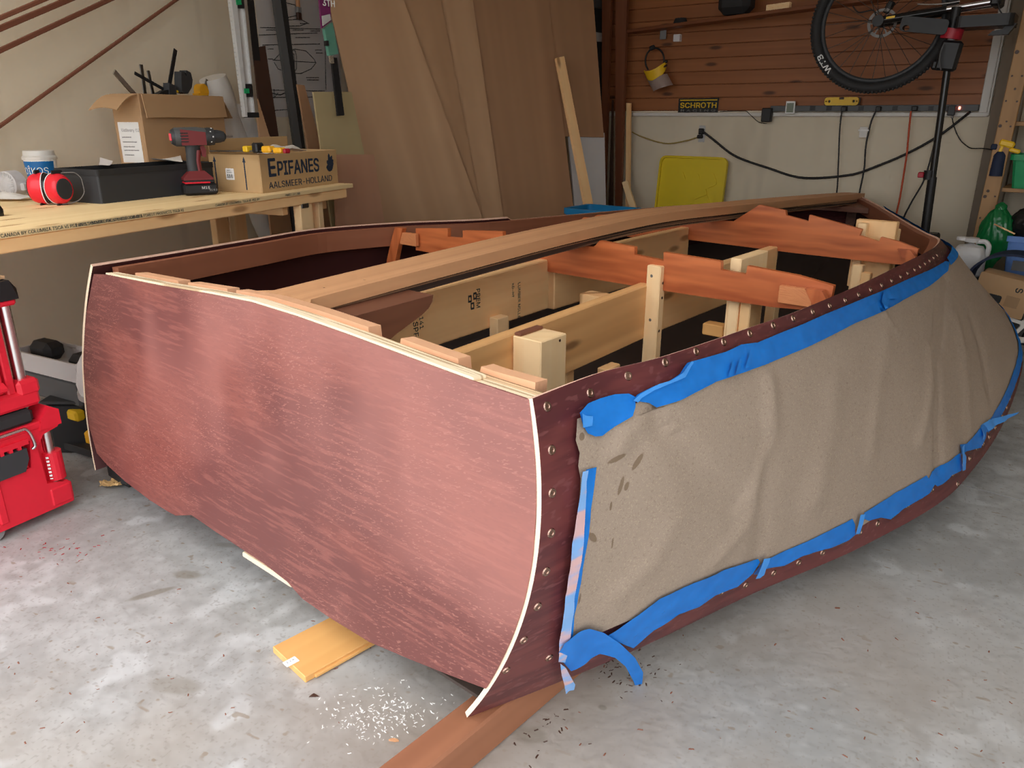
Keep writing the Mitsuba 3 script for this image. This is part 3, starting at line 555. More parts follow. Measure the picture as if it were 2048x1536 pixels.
left = uvpoly([(1145, 838), (1142, 880), (1150, 905), (1147, 930), (1152, 955), (1150, 1000), (1140, 1080), (1128, 1180), (1120, 1285)])
bot = [(.05, .79), (.08, .79), (.15, .84), (.235, .885), (.30, .86), (.38, .87), (.46, .91), (.54, .92), (.75, .92), (.96, .92)]; top = [(.96, .11), (.75, .10), (.545, .11), (.4, .095), (.24, .085), (.15, .085), (.10, .085), (.07, .09), (.055, .10), (.03, .085)]
for px, l, w, r in ((1262, 905, .03, .010), (1228, 915, .022, .006), (1245, 968, .018, .008), (1235, 980, .03, .006), (1217, 1005, .02, .004)):
    pass
def pst(a, b, w):
    p, q = hull_uv(*a) * [SU, SV], hull_uv(*b) * [SU, SV]; c = (p + q) / 2; d = q - p; PAPER_STAINS.append((float(c[0]), float(c[1]), float(np.linalg.norm(d) / 2), w, float(math.atan2(d[1], d[0]))))
pst((1255, 940), (1280, 905), .007); pst((1205, 925), (1245, 905), .007); pst((1228, 990), (1240, 950), .006); pst((1242, 980), (1250, 960), .007); pst((1168, 1060), (1186, 1080), .007); pst((1213, 1020), (1215, 1000), .004); pst((1217, 1095), (1219, 1070), .003); pst((1152, 1205), (1156, 1180), .003); pst((1150, 880), (1158, 866), .008)
m, v = patch(left + [(a * SU, b * SV) for a, b in bot + top], .022, paper_off)
solo('masking_paper', m, 'kraft_paper', 'large sheet of creased brown kraft masking paper covering the starboard side of the boat', 'masking paper', smooth=True, uv=v)
def taped(U, V): return paper_off(U, V) + .0022 + .003 * meshkit.fbm(np.stack([U * 30, V * 30, 0 * U], -1), 2, 9)
def tape(px, label, uvp=None, lift=0.0):
    poly = uvpoly(px) if uvp is None else [(a * SU, b * SV) for a, b in uvp]
    m, v = patch(poly, .014, lambda U, V: taped(U, V) + lift); k = thing('masking_tape', label, 'tape', 'strips of blue masking tape along the paper')
    part(k, 'strip', m, 'blue_tape', smooth=True, uv=v); return k
def tapepart(k, name, px, mat_, lift, uvp=None):
    poly = uvpoly(px) if uvp is None else [(a * SU, b * SV) for a, b in uvp]
    m, v = patch(poly, .012, lambda U, V: taped(U, V) + lift); part(k, name, m, mat_, smooth=True, uv=v)
k = tape([(1143, 826), (1160, 808), (1185, 798), (1215, 790), (1245, 788), (1258, 795), (1256, 815), (1248, 832), (1215, 852), (1190, 871), (1175, 872), (1160, 866), (1150, 850)], 'loose leaf-shaped end of blue tape at the top corner of the paper by the transom', lift=.004)
tapepart(k, 'folded_tab', [(1143, 827), (1150, 832), (1165, 833), (1164, 851), (1144, 855)], 'blue_tape_pale', .010)
k = tape([(1252, 802), (1262, 790), (1298, 772), (1322, 765), (1345, 750), (1362, 728), (1368, 726), (1440, 706), (1470, 692), (1500, 688), (1512, 695), (1525, 720), (1527, 728), (1480, 745), (1420, 765), (1350, 800), (1305, 815), (1285, 806)], 'wrinkled blue tape strip along the top of the paper, with a curled upper edge', lift=.003)
tapepart(k, 'curled_edge', [(1246, 802), (1262, 789), (1298, 770), (1322, 763), (1345, 748), (1364, 726), (1368, 728), (1350, 757), (1318, 770), (1290, 782), (1264, 797), (1256, 806)], 'blue_tape_pale', .012)
for cx, cy in ((1455, 740), (1474, 728), (1440, 745)): tapepart(k, 'crease', [(cx - 3, cy + 12), (cx + 6, cy - 18), (cx + 11, cy - 17), (cx + 5, cy + 10)], 'blue_tape', .010)
k = tape([(1494, 692), (1560, 665), (1640, 632), (1720, 600), (1800, 566), (1850, 545), (1884, 526), (1892, 528), (1889, 546), (1850, 577), (1800, 603), (1760, 625), (1700, 650), (1620, 690), (1530, 727), (1520, 706)], 'long smooth blue tape strip along the top of the paper towards the bow')
k2 = tape([(1752, 592), (1764, 584), (1785, 600), (1778, 604), (1766, 604), (1760, 622), (1752, 626), (1748, 610)], 'small crumpled scrap of blue tape stuck on the long upper strip', lift=.008)
tape(None, 'blue tape strip along the top of the paper around the bow', uvp=[(.555, .085), (.60, .075), (.75, .06), (.90, .06), (.90, .13), (.75, .13), (.60, .135), (.55, .13)])
k = tape([(1160, 937), (1181, 932), (1172, 1010), (1158, 1110), (1142, 1220), (1137, 1272), (1122, 1290), (1115, 1300), (1128, 1200), (1143, 1100), (1150, 1000)], 'upright blue tape strip on the aft edge of the paper, faded along its folded side')
tapepart(k, 'faded_fold', [(1148, 940), (1160, 937), (1156, 960), (1152, 1060), (1140, 1160), (1137, 1180), (1130, 1260), (1120, 1310), (1106, 1308), (1108, 1270), (1118, 1180), (1128, 1080), (1140, 1000), (1146, 950)], 'faded_tape', .006)
tapepart(k, 'faded_tail', [(1106, 1306), (1118, 1315), (1130, 1335), (1138, 1348), (1136, 1358), (1126, 1360), (1120, 1366), (1110, 1330)], 'faded_tape', .012)
def freepatch(px, lift, bend, step=.012):
    """A peeling end of tape that stands off the skin: px outline on the tangent plane, bent outwards."""
    q = hull_uv(*px[0]); P, N = skin(q[0], q[1]); P, N = P.ravel(), N.ravel(); o = P + N * lift; ex = nrm(np.cross(UP, N)); ey = np.cross(N, ex)
    pl = [((r - o) @ ex, (r - o) @ ey) for r in (at(*p, n=N, p=o) for p in px)]; v, f = fine(Polygon(pl), step)
    d = np.hypot(v[:, 0], v[:, 1]); w = bend * d ** 1.5 + .004 * np.sin(v[:, 0] * 60 + v[:, 1] * 40)
    return trimesh.Trimesh(o + v[:, :1] * ex + v[:, 1:] * ey + w[:, None] * N, f, process=False), v
m, v = freepatch([(1116, 1305), (1126, 1282), (1145, 1272), (1163, 1264), (1180, 1258), (1205, 1262), (1235, 1280), (1262, 1305), (1275, 1330), (1272, 1355), (1266, 1372), (1258, 1350), (1245, 1325), (1228, 1312), (1200, 1308), (1180, 1315), (1160, 1328), (1142, 1342), (1124, 1322)], .016, .10)
solo('masking_tape', m, 'blue_tape', 'peeling curl of blue tape hanging loose from the lower aft corner of the paper', 'tape', 'strips of blue masking tape along the paper', smooth=True, uv=v)
tape([(1205, 1262), (1225, 1250), (1260, 1225), (1310, 1188), (1380, 1158), (1440, 1132), (1507, 1112), (1510, 1118), (1495, 1140), (1465, 1166), (1420, 1185), (1390, 1205), (1350, 1220), (1300, 1250), (1258, 1285), (1240, 1278)], 'blue tape strip under the paper, nearest the peeling corner', lift=.002)
k = tape([(1498, 1142), (1520, 1115), (1545, 1104), (1600, 1080), (1695, 1034), (1700, 1045), (1701, 1065), (1690, 1075), (1655, 1090), (1600, 1105), (1560, 1125), (1525, 1132), (1507, 1143)], 'blue tape strip under the middle of the paper, twisted at its aft end')
tapepart(k, 'twist', [(1494, 1145), (1512, 1108), (1524, 1105), (1512, 1138), (1503, 1144)], 'blue_tape_pale', .012); tapepart(k, 'twist', [(1694, 1062), (1704, 1024), (1713, 1022), (1703, 1060)], 'blue_tape_pale', .010)
tape([(1717, 1034), (1718, 1022), (1780, 985), (1843, 950), (1850, 958), (1860, 968), (1850, 985), (1800, 1015), (1772, 1036), (1752, 1032), (1728, 1038)], 'blue tape strip under the paper just forward of the torn gap')
k = tape([(1848, 958), (1855, 943), (1905, 910), (1912, 905), (1916, 935), (1912, 942), (1895, 950), (1880, 965), (1865, 972), (1854, 964)], 'short blue tape strip under the paper with a crumpled forward end')
tapepart(k, 'crumple', [(1907, 896), (1914, 890), (1912, 905), (1917, 915), (1914, 940), (1908, 942)], 'blue_tape_pale', .010)
tape([(1911, 890), (1925, 888), (1958, 850), (1965, 856), (1962, 878), (1953, 896), (1925, 903), (1914, 910)], 'short blue tape piece below the stray flag of tape near the bow')
m, v = freepatch([(1962, 852), (1975, 840), (2000, 833), (2024, 826), (2010, 838), (1990, 852), (1970, 868), (1962, 880)], .014, .15)
solo('masking_tape', m, 'blue_tape_pale', 'pointed flag of blue tape sticking out near the bow', 'tape', 'strips of blue masking tape along the paper', smooth=True, uv=v)
a = hull_uv(1962, 850); tape(None, 'blue tape strip wrapping the lower edge of the paper around the bow', uvp=[(a[0], .865), (.46, .872), (.50, .872), (.54, .873), (.60, .872), (.72, .87), (.88, .87), (.88, .935), (.72, .935), (.60, .935), (.54, .935), (.50, .93), (.46, .925), (a[0], .91)])

# ------------------------------------------------------------------ pine building jig inside the hull
jig = thing('building_jig', 'pale pine building jig of rails and posts inside the open hull', 'timber frame')
rz = P1([(.1, .632), (.363, .642), (1.3, .667), (2.4, .660)])
def rail(name, l0, l1, t0, t1, zt, hgt, mat_):
    p, q = W(t0, (l0 + l1) / 2, float(zt(t0)) - hgt / 2), W(t1, (l0 + l1) / 2, float(zt(t1)) - hgt / 2); return woodbeam(jig, name, p, q, abs(l1 - l0), hgt, mat_, UP, .004)
lz = lambda t: .668 + .022 * t
rail('rail', .252, .292, .12, 1.312, rz, .185, 'fir'); rail('rail', .252, .292, 1.345, 2.394, lambda t: .655, .17, 'pine')
rail('rail', -.18, -.14, .12, 1.312, lz, .185, 'pine'); rail('rail', -.18, -.14, 1.345, 2.394, lambda t: .70, .20, 'pine')
stn = wood(jig, 'stencil_board', box(.01, .01, .001), 'pine', frame(W(.2, -.17, .5), BA, UP)) if False else None
fz = frame(W(0, -.1394, 0), BA, UP)     # the starboard face of the port rail: lumber stamps
for px, py, txt, h in ((838, 618, 'CLMA 141', .016), (826, 636, '2x8 SPF', .020), (953, 604, 'PREM', .018), (1036, 590, 'LUMBER MILLS', .013), (1024, 592, 'KD-HT', .011)):
    q = atl(px, py, -.139); m = words(txt, h, frame(W(q[0], -.1393, q[2] + .045), -UP, BA), .0006); part(jig, 'lumber_stamp', m, 'ink')
for px, py in ((940, 598), (950, 592), (945, 612)):
    q = atl(px, py, -.139); part(jig, 'lumber_stamp', moved(prism(sbox(-.012, -.008, .012, .008).difference(sbox(-.006, -.004, .006, .004)), .0006), frame(W(q[0], -.1393, q[2]), -UP, BA)), 'ink')
def post(t0, t1, l0, l1, z0, z1, mat_='pine_pale', name='post'):
    return wood(jig, name, box(t1 - t0, l1 - l0, z1 - z0, .003), mat_, frame(W((t0 + t1) / 2, (l0 + l1) / 2, (z0 + z1) / 2), BA, -BD))
def zf(t, l): c = chine_s(t) if l > 0 else chine_p(t); return .132 + (float(zc(t)) + .03 - .13) * abs(l / c)
q = atl(1025, 671, .294); l1 = float(att(1082, 691, q[0])[1]); t1 = float(atl(1134, 657, l1)[0]); BLK = (q[0], t1, .294, l1, q[2])
post(q[0], t1, .294, l1, .30, q[2], 'pine_pale', 'block')
hp = atl(1120, 681, l1 + .0005); part(jig, 'block__screw_hole', moved(lathe([(0, 0), (.004, 0), (.004, .001), (0, .001)], 12), frame(W(hp[0], l1 - .0002, hp[2]), BA, UP)), 'brown_dark')
tp = tA - .005; a = att(1294, 530, tp - .036); b = att(1322, 533, tp - .036); post(tp - .036, tp, a[1], b[1], zf(tp, .3), a[2], 'pine_pale')
for px, py in ((1303, 552), (1300, 640)): 
    c = att(px, py, tp - .0365); part(jig, 'post__screw_head', moved(lathe([(0, 0), (.005, 0), (.004, .0012), (0, .0012)], 12), frame(W(tp - .036, c[1], c[2]), BD, UP)), 'steel_dark')
for px, py in ((1326, 566), (1324, 596), (1318, 662)):
    c = atl(px, py, b[1]); part(jig, 'post__screw_head', moved(lathe([(0, 0), (.005, 0), (.004, .0012), (0, .0012)], 12), frame(W(c[0], b[1], c[2]), BA, UP)), 'brown_dark')
a = att(986, 484, tp - .04); b = att(1005, 487, tp - .04); post(tp - .04, tp, a[1], b[1], zf(tp, -.2), a[2], 'pine_pale')
t0 = tA + .05; a = att(1461, 516, t0); b = att(1483, 520, t0); post(t0, t0 + .21, a[1], b[1], .45, a[2], 'pine_pale', 'block')
a = att(1457, 600, tA + .03); post(tA + .03, tA + .07, a[1], a[1] + .036, zf(tA, .5), .655); post(tA + .03, tA + .12, a[1] + .04, a[1] + .075, zf(tA, .5), .655, 'pine')
a = att(1530, 615, tA + .25); post(tA + .25, tA + .29, a[1], a[1] + .035, zf(tA + .2, .6), .60)
a = att(1706, 525, tB - .045); post(tB - .045, tB - .008, a[1], a[1] + .04, zf(tB, .5), .62); post(tB - .09, tB - .05, a[1] + .05, a[1] + .085, zf(tB, .55), .60, 'pine')
a = att(1716, 446, tB + .06); post(tB + .06, tB + .10, a[1], a[1] + .035, zf(tB + .1, .4), a[2]); post(tB + .10, tB + .14, a[1] - .02, a[1] + .14, .50, a[2] + .01, 'pine', 'cross_piece')
a = att(1781, 458, tB + .16); post(tB + .16, tB + .20, a[1], a[1] + .032, zf(tB + .2, .5), a[2])
c = atl(995, 655, -.10); post(c[0], c[0] + .06, -.139, -.10, zf(c[0], -.1), .545, 'pine_pale')
a = att(1172, 583, 1.27); post(1.23, 1.30, a[1], a[1] + .09, .45, a[2], 'pine', 'cross_piece'); a = att(1405, 646, 1.43); post(1.43, 1.48, a[1], a[1] + .075, a[2] - .04, a[2], 'pine_orange', 'cross_piece')
post(.90, .94, .19, .25, zf(.9, .2), .50, 'pine'); post(.62, .66, .294, .334, zf(.6, .3), .46, 'pine_pale'); post(1.0, 1.08, .294, .33, zf(1, .3), .45, 'pine')
p, q = W(BLK[0] + .005, BLK[2] + .014, BLK[4] + .0045), W(BLK[1] - .01, BLK[2] + .012, BLK[4] + .0045)
woodbeam(None, 'wood_strip', p, q, .022, .008, 'brown_stick', UP, .001, top=('thin brown stained wood strip lying on top of the pine block inside the boat', 'wood strip'))

# ------------------------------------------------------------------ on the floor by the boat
h = .088; a, b, c = at(752, 1536, z=h), at(955, 1380, z=h), at(859, 1536, z=h); dirn = nrm((b - a) * [1, 1, 0]); sd = nrm([-dirn[1], dirn[0], 0]); wd = abs((c - a) @ sd)
mid = a + sd * ((c - a) @ sd) / 2; mid[2] = h / 2
woodbeam(None, 'support_timber', mid - dirn * .25, mid + dirn * 1.55, wd, h, 'timber_brown', UP, .005, top=('thick reddish brown timber on the floor carrying the near corner of the boat', 'timber'))
TIMBER = (mid, dirn, sd, wd)
th = .018; a, b, c = at(550, 1290, z=th), at(620, 1348, z=th), at(735, 1284, z=th); dx = nrm((c - b) * [1, 1, 0]); wv = (b - a) - ((b - a) @ dx) * dx; ww = np.linalg.norm(wv); wv = nrm(wv); mid = (a + b) / 2 + dx * .33; mid[2] = th / 2
pl = thing('floor_plank', 'short yellow pine plank lying on the floor under the transom', 'plank')
wood(pl, 'board', box(.68, ww, th, .002), 'pine_orange', frame(mid, dx, UP.copy() * 0 - wv))
wood(pl, 'lower_tongue', box(.66, .008, .007, .001), 'pine_orange', frame(b + dx * .34 + wv * .003 - UP * .010, dx, -wv))
t = at(585, 1322, z=th); part(pl, 'paper_tag', moved(box(.032, .022, .0006), frame(t - dx * .004 + UP * .0004, dx, -wv)), 'white_paper', label='small white paper tag'); part(pl, 'paper_tag__print', words('1 x 4', .006, frame(t - dx * .014 + UP * .0008, dx, -wv), .0003), 'ink_grey')
part(boat, 'keel_strip', moved(bx(-.085, .13, .116, .131, -.5, .050, .003), BOAT), 'ply_edge_plain', label='pale strip under the transom')
a = at(222, 955, z=.045); solo('rubber_pad', moved(box(.14, .09, .078, .02), frame([*(a + BA * .062 - BD * .015)[:2], .044], BD, UP * 0 + BA)), 'black_soft', 'black rubber pad on the floor under the port corner of the boat', 'pad')
# dry leaf
a = at(235, 976, z=0); r0 = np.random.default_rng(3); th_ = np.linspace(0, 2 * np.pi, 40, endpoint=False); rr = 1 + .22 * np.sin(th_ * 7) + .12 * r0.normal(size=40)
pl_ = np.stack([.052 * rr * np.cos(th_), .024 * rr * np.sin(th_)], 1); v, f = fine(Polygon(pl_), .008); z_ = .004 + .034 * meshkit.fbm(np.c_[v * 70, 0 * v[:, 0]], 3, 4) + .25 * np.abs(v[:, 1])
solo('dry_leaf', moved(trimesh.Trimesh(np.c_[v, z_], f, process=False), frame([a[0], a[1], 0], RIGHT, FWD)), 'leaf_tan', 'curled dry tan leaf on the concrete beside the black pad', 'leaf')
def chips(name, region, n, size, mat_, label, cat_, seed):
    r = np.random.default_rng(seed); ms = []
    for _ in range(n):
        x, y = region(r); p = at(x, y, z=0); q_ = p - TIMBER[0]
        if abs(q_ @ TIMBER[2]) < TIMBER[3] / 2 + .015: continue
        s = size * r.uniform(.4, 1.5); a_ = r.uniform(0, 6.3); h_ = s * r.uniform(.12, .3)
        pts = np.array([[-s, -s * .3, 0], [s, -s * .2, 0], [s * .8, s * .35, 0], [-s * .7, s * .3, 0], [-s * .5, 0, h_], [s * .5, s * .1, h_]]); ms.append(moved(hull(pts), frame([p[0], p[1], 0.0002], [math.cos(a_), math.sin(a_), 0], [-math.sin(a_), math.cos(a_), 0])))
    solo(name, cat(ms), mat_, label, cat_, kind='stuff')
chips('wood_chips', lambda r: (r.normal(755, 60), r.normal(1432, 26)), 260, .0032, 'white_paper', 'scatter of white chips on the concrete beside the brown timber', 'debris', 1)
chips('wood_shavings', lambda r: (r.uniform(0, 760), 1060 + r.uniform(0, 1) ** 1.2 * 440) if r.uniform() < .55 else (r.uniform(1120, 2040), r.uniform(1180, 1530)), 110, .0042, 'brown_stick', 'small brown wood shavings scattered over the concrete floor', 'debris', 2)
chips('dark_crumbs', lambda r: (r.normal(1065, 45), r.normal(1440, 32)) if r.uniform() < .5 else (r.normal(1245, 45), r.normal(1345, 22)), 120, .004, 'brown_dark', 'dark crumbs on the floor along the brown timber', 'debris', 3)
chips('red_flakes', lambda r: (r.normal(115, 40), r.normal(1098, 14)), 40, .0038, 'tool_red_dark', 'dark red paint flakes on the floor below the red toolbox', 'debris', 4)
for i_, (x, y, s) in enumerate(((629, 1391, .011), (787, 1481, .010), (850, 1482, .006), (1675, 1217, .008))):
    p = at(x, y, z=0); r = np.random.default_rng(20 + i_); pts = np.c_[r.uniform(-s, s, 12) * 1.2, r.uniform(-s, s, 12) * .5, r.uniform(0, s * .4, 12)]; pts[:, 2] -= pts[:, 2].min()
    solo('wood_splinter', moved(hull(pts), frame([p[0], p[1], 0], RIGHT, FWD)), ('brown_dark', 'king_wood', 'leaf_tan', 'brown_stick')[i_], ('dark brown splinter on the floor between the pine plank and the white chips', 'orange brown wood splinter on the floor below the white chips', 'tan wood splinter on the floor beside the brown timber', 'small brown splinter on the floor beneath the middle of the paper')[i_], 'splinter')
# ------------------------------------------------------------------ workbench along the left wall
BZ = .88
F0, F1 = at(0, 465, z=BZ), at(706, 367, z=BZ); BX = nrm(F1 - F0); BY = np.array([-BX[1], BX[0], 0])     # BX along the bench, BY towards the wall
F0 = F0 - BX * .75; BL = np.linalg.norm(F1 - F0); BF = frame(F0, BX, BY)
bench = thing('workbench', 'pine workbench with a stamped plywood top along the beige wall', 'workbench')
wood(bench, 'top', box(BL, .95, .019, .0015), "bench_ply", BF @ frame([BL / 2, .475, -.0095], [1, 0, 0], [0, 1, 0]), label='plywood top with a stamped front edge')
wood(bench, 'apron', box(BL - .04, .035, .042, .003), 'pine', BF @ frame([BL / 2 - .03, .022, -.041], [1, 0, 0], [0, 1, 0])); wood(bench, 'apron', box(BL - .04, .035, .09, .003), 'pine', BF @ frame([BL / 2 - .03, .57, -.064], [1, 0, 0], [0, 1, 0]))
def bpx(x, y=None, yb=.022): q = at(x, y, n=BY, p=F0 + BY * yb) - F0; return q @ BX
for txt, x0, h in (('CANADA BY COLUMBIA TSCA VI PS1 09 STANDARD AND PANEL-CDX', 0, .010), ('PANELS SANDED BS 671 800 COC GF5', 150, .010), ('COLUMBIA FOREST PRODUCTS TSCA VI', 250, .0095), ('CANADA BY COLUMBIA  TSCA VI  PS1 09', 430, .009), ('PANELS 671 800', 570, .009)):
    a = (at(x0, np.interp(x0, [0, 706], [470, 371]), n=BY, p=F0) - F0) @ BX; part(bench, 'edge_stamp', words(txt, h, BF @ frame([a, -.0004, -.0148], [1, 0, 0], [0, 0, 1]), .0006), 'ink')
def leg(x, y, w, d, z1=-.0625, m_='pine_pale', n='leg'): return wood(bench, n, box(BZ + z1, w, d, .003), m_, BF @ frame([x + w / 2, y + d / 2, -BZ / 2 + z1 / 2], [0, 0, 1], [1, 0, 0]))
xa = bpx(596, 415); leg(xa, .01, .085, .038, -.062); xb = bpx(636, 410); leg(xb - .01, .075, .04, .085, -.02); leg(xb + .04, .05, .035, .09, -.02)
wood(bench, 'leg_cleat', box(.10, .035, .085, .003), 'pine', BF @ frame([xb + .14, .13, -.075], [1, 0, 0], [0, 1, 0]))
xr = bpx(418, 440, .57); leg(xr, .53, .085, .038, -.02, 'pine'); leg(xr + .09, .53, .04, .038, -.02, 'pine_pale'); leg(xb, .53, .085, .038, -.02, 'pine'); leg(.1, .53, .085, .038, -.02); leg(.1, .04, .085, .038, -.062)
wood(bench, 'cross_rail', box(.46, .038, .085, .003), 'pine', BF @ frame([xa - .03, .30, -.064], [0, 1, 0], [-1, 0, 0])); wood(bench, 'cross_rail', box(.46, .038, .085, .003), 'pine', BF @ frame([.25, .30, -.064], [0, 1, 0], [-1, 0, 0]))
part(bench, 'bracket', moved(box(.05, .006, .02, .002), BF @ frame([xa + .03, .006, -.068], [1, 0, 0], [0, 1, 0])), 'steel_dark')
def boxpx(c0, c1, c2, z=BZ):
    a, b, c = at(*c0, z=z), at(*c1, z=z), at(*c2, z=z); x = nrm(b - a); y = np.array([-x[1], x[0], 0]); return frame(a, x, y), float((b - a) @ x), float((c - a) @ y)
def zat(x, y, p): r = ray(x, y); k = np.dot(p[:2], r[:2]) / np.dot(r[:2], r[:2]); return EYE + r[2] * k        # height seen at a pixel above the ground point p
def carton(k, m, w, d, h, mt, th=.004, name='panel'):
    for c, sz in (([w / 2, th / 2, h / 2], (w, th, h)), ([w / 2, d - th / 2, h / 2], (w, th, h)), ([th / 2, d / 2, h / 2], (th, d - 2 * th, h)), ([w - th / 2, d / 2, h / 2], (th, d - 2 * th, h))): part(k, name, moved(box(*sz, .0015, c), m), mt)
    part(k, 'base_panel', moved(box(w - 2 * th, d - 2 * th, th, 0, [w / 2, d / 2, th / 2]), m), mt)
# varnish carton
m, w, d = boxpx((526, 387), (677, 366), (464, 377.6)); d = max(d, .16); h = zat(517, 310, m[:3, 3]) - BZ
ep = thing('varnish_carton', 'brown cardboard carton printed EPIFANES AALSMEER-HOLLAND on the bench end', 'box'); carton(ep, m, w, d, h, 'carton_board')
fr = lambda x, z, off=-.0006: m @ frame([x, off, z], [1, 0, 0], [0, 0, 1])
part(ep, 'print', words('E', h * .46, fr(w * .075, h * .42), .0008, True), 'navy_ink'); part(ep, 'print', words('PIFANES', h * .36, fr(w * .185, h * .43), .0008, True, w * .55), 'navy_ink')
part(ep, 'print', words('AALSMEER-HOLLAND', h * .17, fr(w * .075, h * .10), .0008, False, w * .83), 'navy_ink')
cx, cz = w * .885, h * .55; pet = []
for a_, l_ in ((90, .33), (62, .30), (36, .25), (14, .20), (-8, .17), (-32, .17), (-58, .17), (-84, .17), (-110, .17), (-136, .17), (-160, .17), (128, .18)):
    a_ = math.radians(a_); e = affinity.rotate(affinity.translate(affinity.scale(Point(0, 0).buffer(1), l_ * h * .5, .055 * h), l_ * h * .55, 0), math.degrees(a_), origin=(0, 0)); pet.append(affinity.translate(e, cx, cz))
part(ep, 'emblem', prism(unary_union(pet), .0008, m @ frame([0, -.0006, 0], [1, 0, 0], [0, 0, 1])), 'navy_ink')
sf = lambda y, z: m @ frame([-.0006, y, z], [0, -1, 0], [0, 0, 1])
for yy in (d * .30, d * .88): part(ep, 'up_arrow', prism(unary_union([sbox(-.0025, 0, .0025, h * .74), Polygon([(-.008, h * .72), (.008, h * .72), (0, h * .86)])]), .0008, sf(yy, h * .08)), 'navy_ink')
part(ep, 'barcode_label', prism(rrect(.045, .048, .004), .0006, sf(d * .60, h * .48)), 'white_paper'); part(ep, 'barcode_label__print', prism(unary_union([sbox(-.016 + i * .0036, -.016, -.016 + i * .0036 + (.0012 if i % 3 else .0024), -.001) for i in range(9)] + [sbox(-.016, .005 + j * .005, .012 - .003 * j, .0065 + j * .005) for j in range(3)]), .0004, sf(d * .60, h * .48) @ frame([0, 0, .0007], [1, 0, 0], [0, 1, 0])), 'ink')
for (x0, x1, l_, up, y0) in ((.02 * w, .98 * w, .12, .012, d - .004),): part(ep, 'flap', moved(box(x1 - x0, .003, l_, .001, [(x0 + x1) / 2, y0 + .004, h + .0]), m), 'carton_board')
sh = sheet(lambda u, v: np.stack([w * (.42 + .40 * u), d * (.35 + .4 * v), h - .01 + .03 * np.sin(u * 3.1) * (.6 + .4 * np.sin(v * 9)) + .012 * meshkit.fbm(np.stack([u * 6, v * 6, 0 * u], -1), 3, 2)], -1), 24, 12, .002)
solo('plastic_bag', moved(sh, m), 'rag', 'crumpled pale plastic bag poking out of the varnish carton', 'bag')
EPM, EPW, EPD, EPH = m, w, d, h
# hand clamp lying across the carton
cl = thing('bar_clamp', 'yellow and black trigger clamp lying across the top of the varnish carton', 'clamp'); zt = BZ + h
a, b = at(425, 305, z=zt + .006), at(570, 305, z=zt + .02); cm = frame(a + (b - a) * .0, b - a, UP.copy() * 0 + nrm(np.cross(UP, b - a))); L = np.linalg.norm(b - a)
part(cl, 'bar', moved(box(L * .9, .010, .006, .001, [L * .42, 0, .006]), cm), 'steel_dark')
part(cl, 'jaw_pad', moved(box(.030, .036, .024, .004, [L * .52, 0, .014]), cm), 'yellow'); part(cl, 'body', moved(box(.034, .040, .040, .006, [L * .655, 0, .018]), cm), 'black')
part(cl, 'grip', moved(cat(box(.055, .034, .026, .006, [L * .79, 0, .012]), box(.05, .03, .022, .005, [L * .93, 0, .008])), cm), 'yellow_amber'); part(cl, 'grip_end', moved(box(.016, .028, .018, .004, [L * 1.02, 0, .006]), cm), 'deep_red')
# tall carton with clamps
m, w, d = boxpx((306, 380), (463, 360), (252, 364)); d = .15; h = zat(290, 187, m[:3, 3]) - BZ; CBM = m; CBW, CBD, CBH = w, d, h
cb = thing('cardboard_box', 'tall open cardboard box full of clamps on the bench', 'box'); carton(cb, m, w, d, h, 'cardboard')
part(cb, 'flap', moved(sheet(lambda u, v: np.stack([w * (.01 + .98 * u), -.008 - .012 * v, h - .003 - v * h * .24 + .002 * np.sin(u * 7)], -1), 14, 6, .004), m), 'cardboard', label='front flap folded down')
part(cb, 'flap', moved(sheet(lambda u, v: np.stack([-.004 - .13 * v ** .9, d * (.02 + .96 * u), h - .002 - .065 * v ** 1.6 + .012 * np.sin(u * 3.1) * v], -1), 14, 8, .004), m), 'cardboard')
part(cb, 'flap', moved(sheet(lambda u, v: np.stack([w + .004 + .07 * v, d * (.02 + .96 * (1 - u)), h - .002 - .10 * v], -1), 14, 8, .004), m), 'cardboard_dark')
lf = lambda y, z: m @ frame([-.0006, y, z], [0, -1, 0], [0, 0, 1])
part(cb, 'shipping_label', prism(sbox(-.055, -.085, .055, .085), .0006, lf(d * .52, h * .50)), 'white_paper'); part(cb, 'shipping_label__print', cat(words('Delivery 02', .013, lf(d * .52, h * .50) @ frame([-.04, .045, .0008], [1, 0, 0], [0, 1, 0]), .0004), *[prism(sbox(-.042, y_, -.042 + l_, y_ + .004), .0004, lf(d * .52, h * .50) @ frame([0, 0, .0008], [1, 0, 0], [0, 1, 0])) for y_, l_ in ((.02, .05), (.0, .075), (-.02, .06), (-.035, .08), (-.055, .05))]), 'ink_grey')
def inbox(x, y, dy): # a point above the box, dy metres behind its front face
    return at(x, y, n=m[:3, 1], p=m[:3, 3] + m[:3, 1] * dy)
def strap(name, label, p, q, wpx, mt, cat_='clamp', dy=.12, grp='clamps standing in the cardboard box', ext=1.6):
    a, b = inbox(*p, dy), inbox(*q, dy); k = thing(name, label, cat_, grp); b2 = a + (b - a) * ext
    zmin = BZ + .02
    if b2[2] < zmin: b2 = a + (b2 - a) * ((a[2] - zmin) / (a[2] - b2[2]))
    part(k, 'bar', beam(a, b2, .005, wpx, np.cross(nrm(b - a), m[:3, 1]), .001), mt); return k, a, b
k, a, b = strap('sash_clamp', 'silver clamp bar leaning left out of the cardboard box', (228, 143), (267, 187), .024, 'steel')
k, a, b = strap('sash_clamp', 'grey clamp bar standing behind the thin black one in the cardboard box', (282, 129), (290, 187), .020, 'steel_dark', dy=.17)
k, a, b = strap('sash_clamp', 'shorter grey clamp bar standing right of the other grey one in the cardboard box', (296, 141), (306, 187), .018, 'steel_dark', dy=.15)
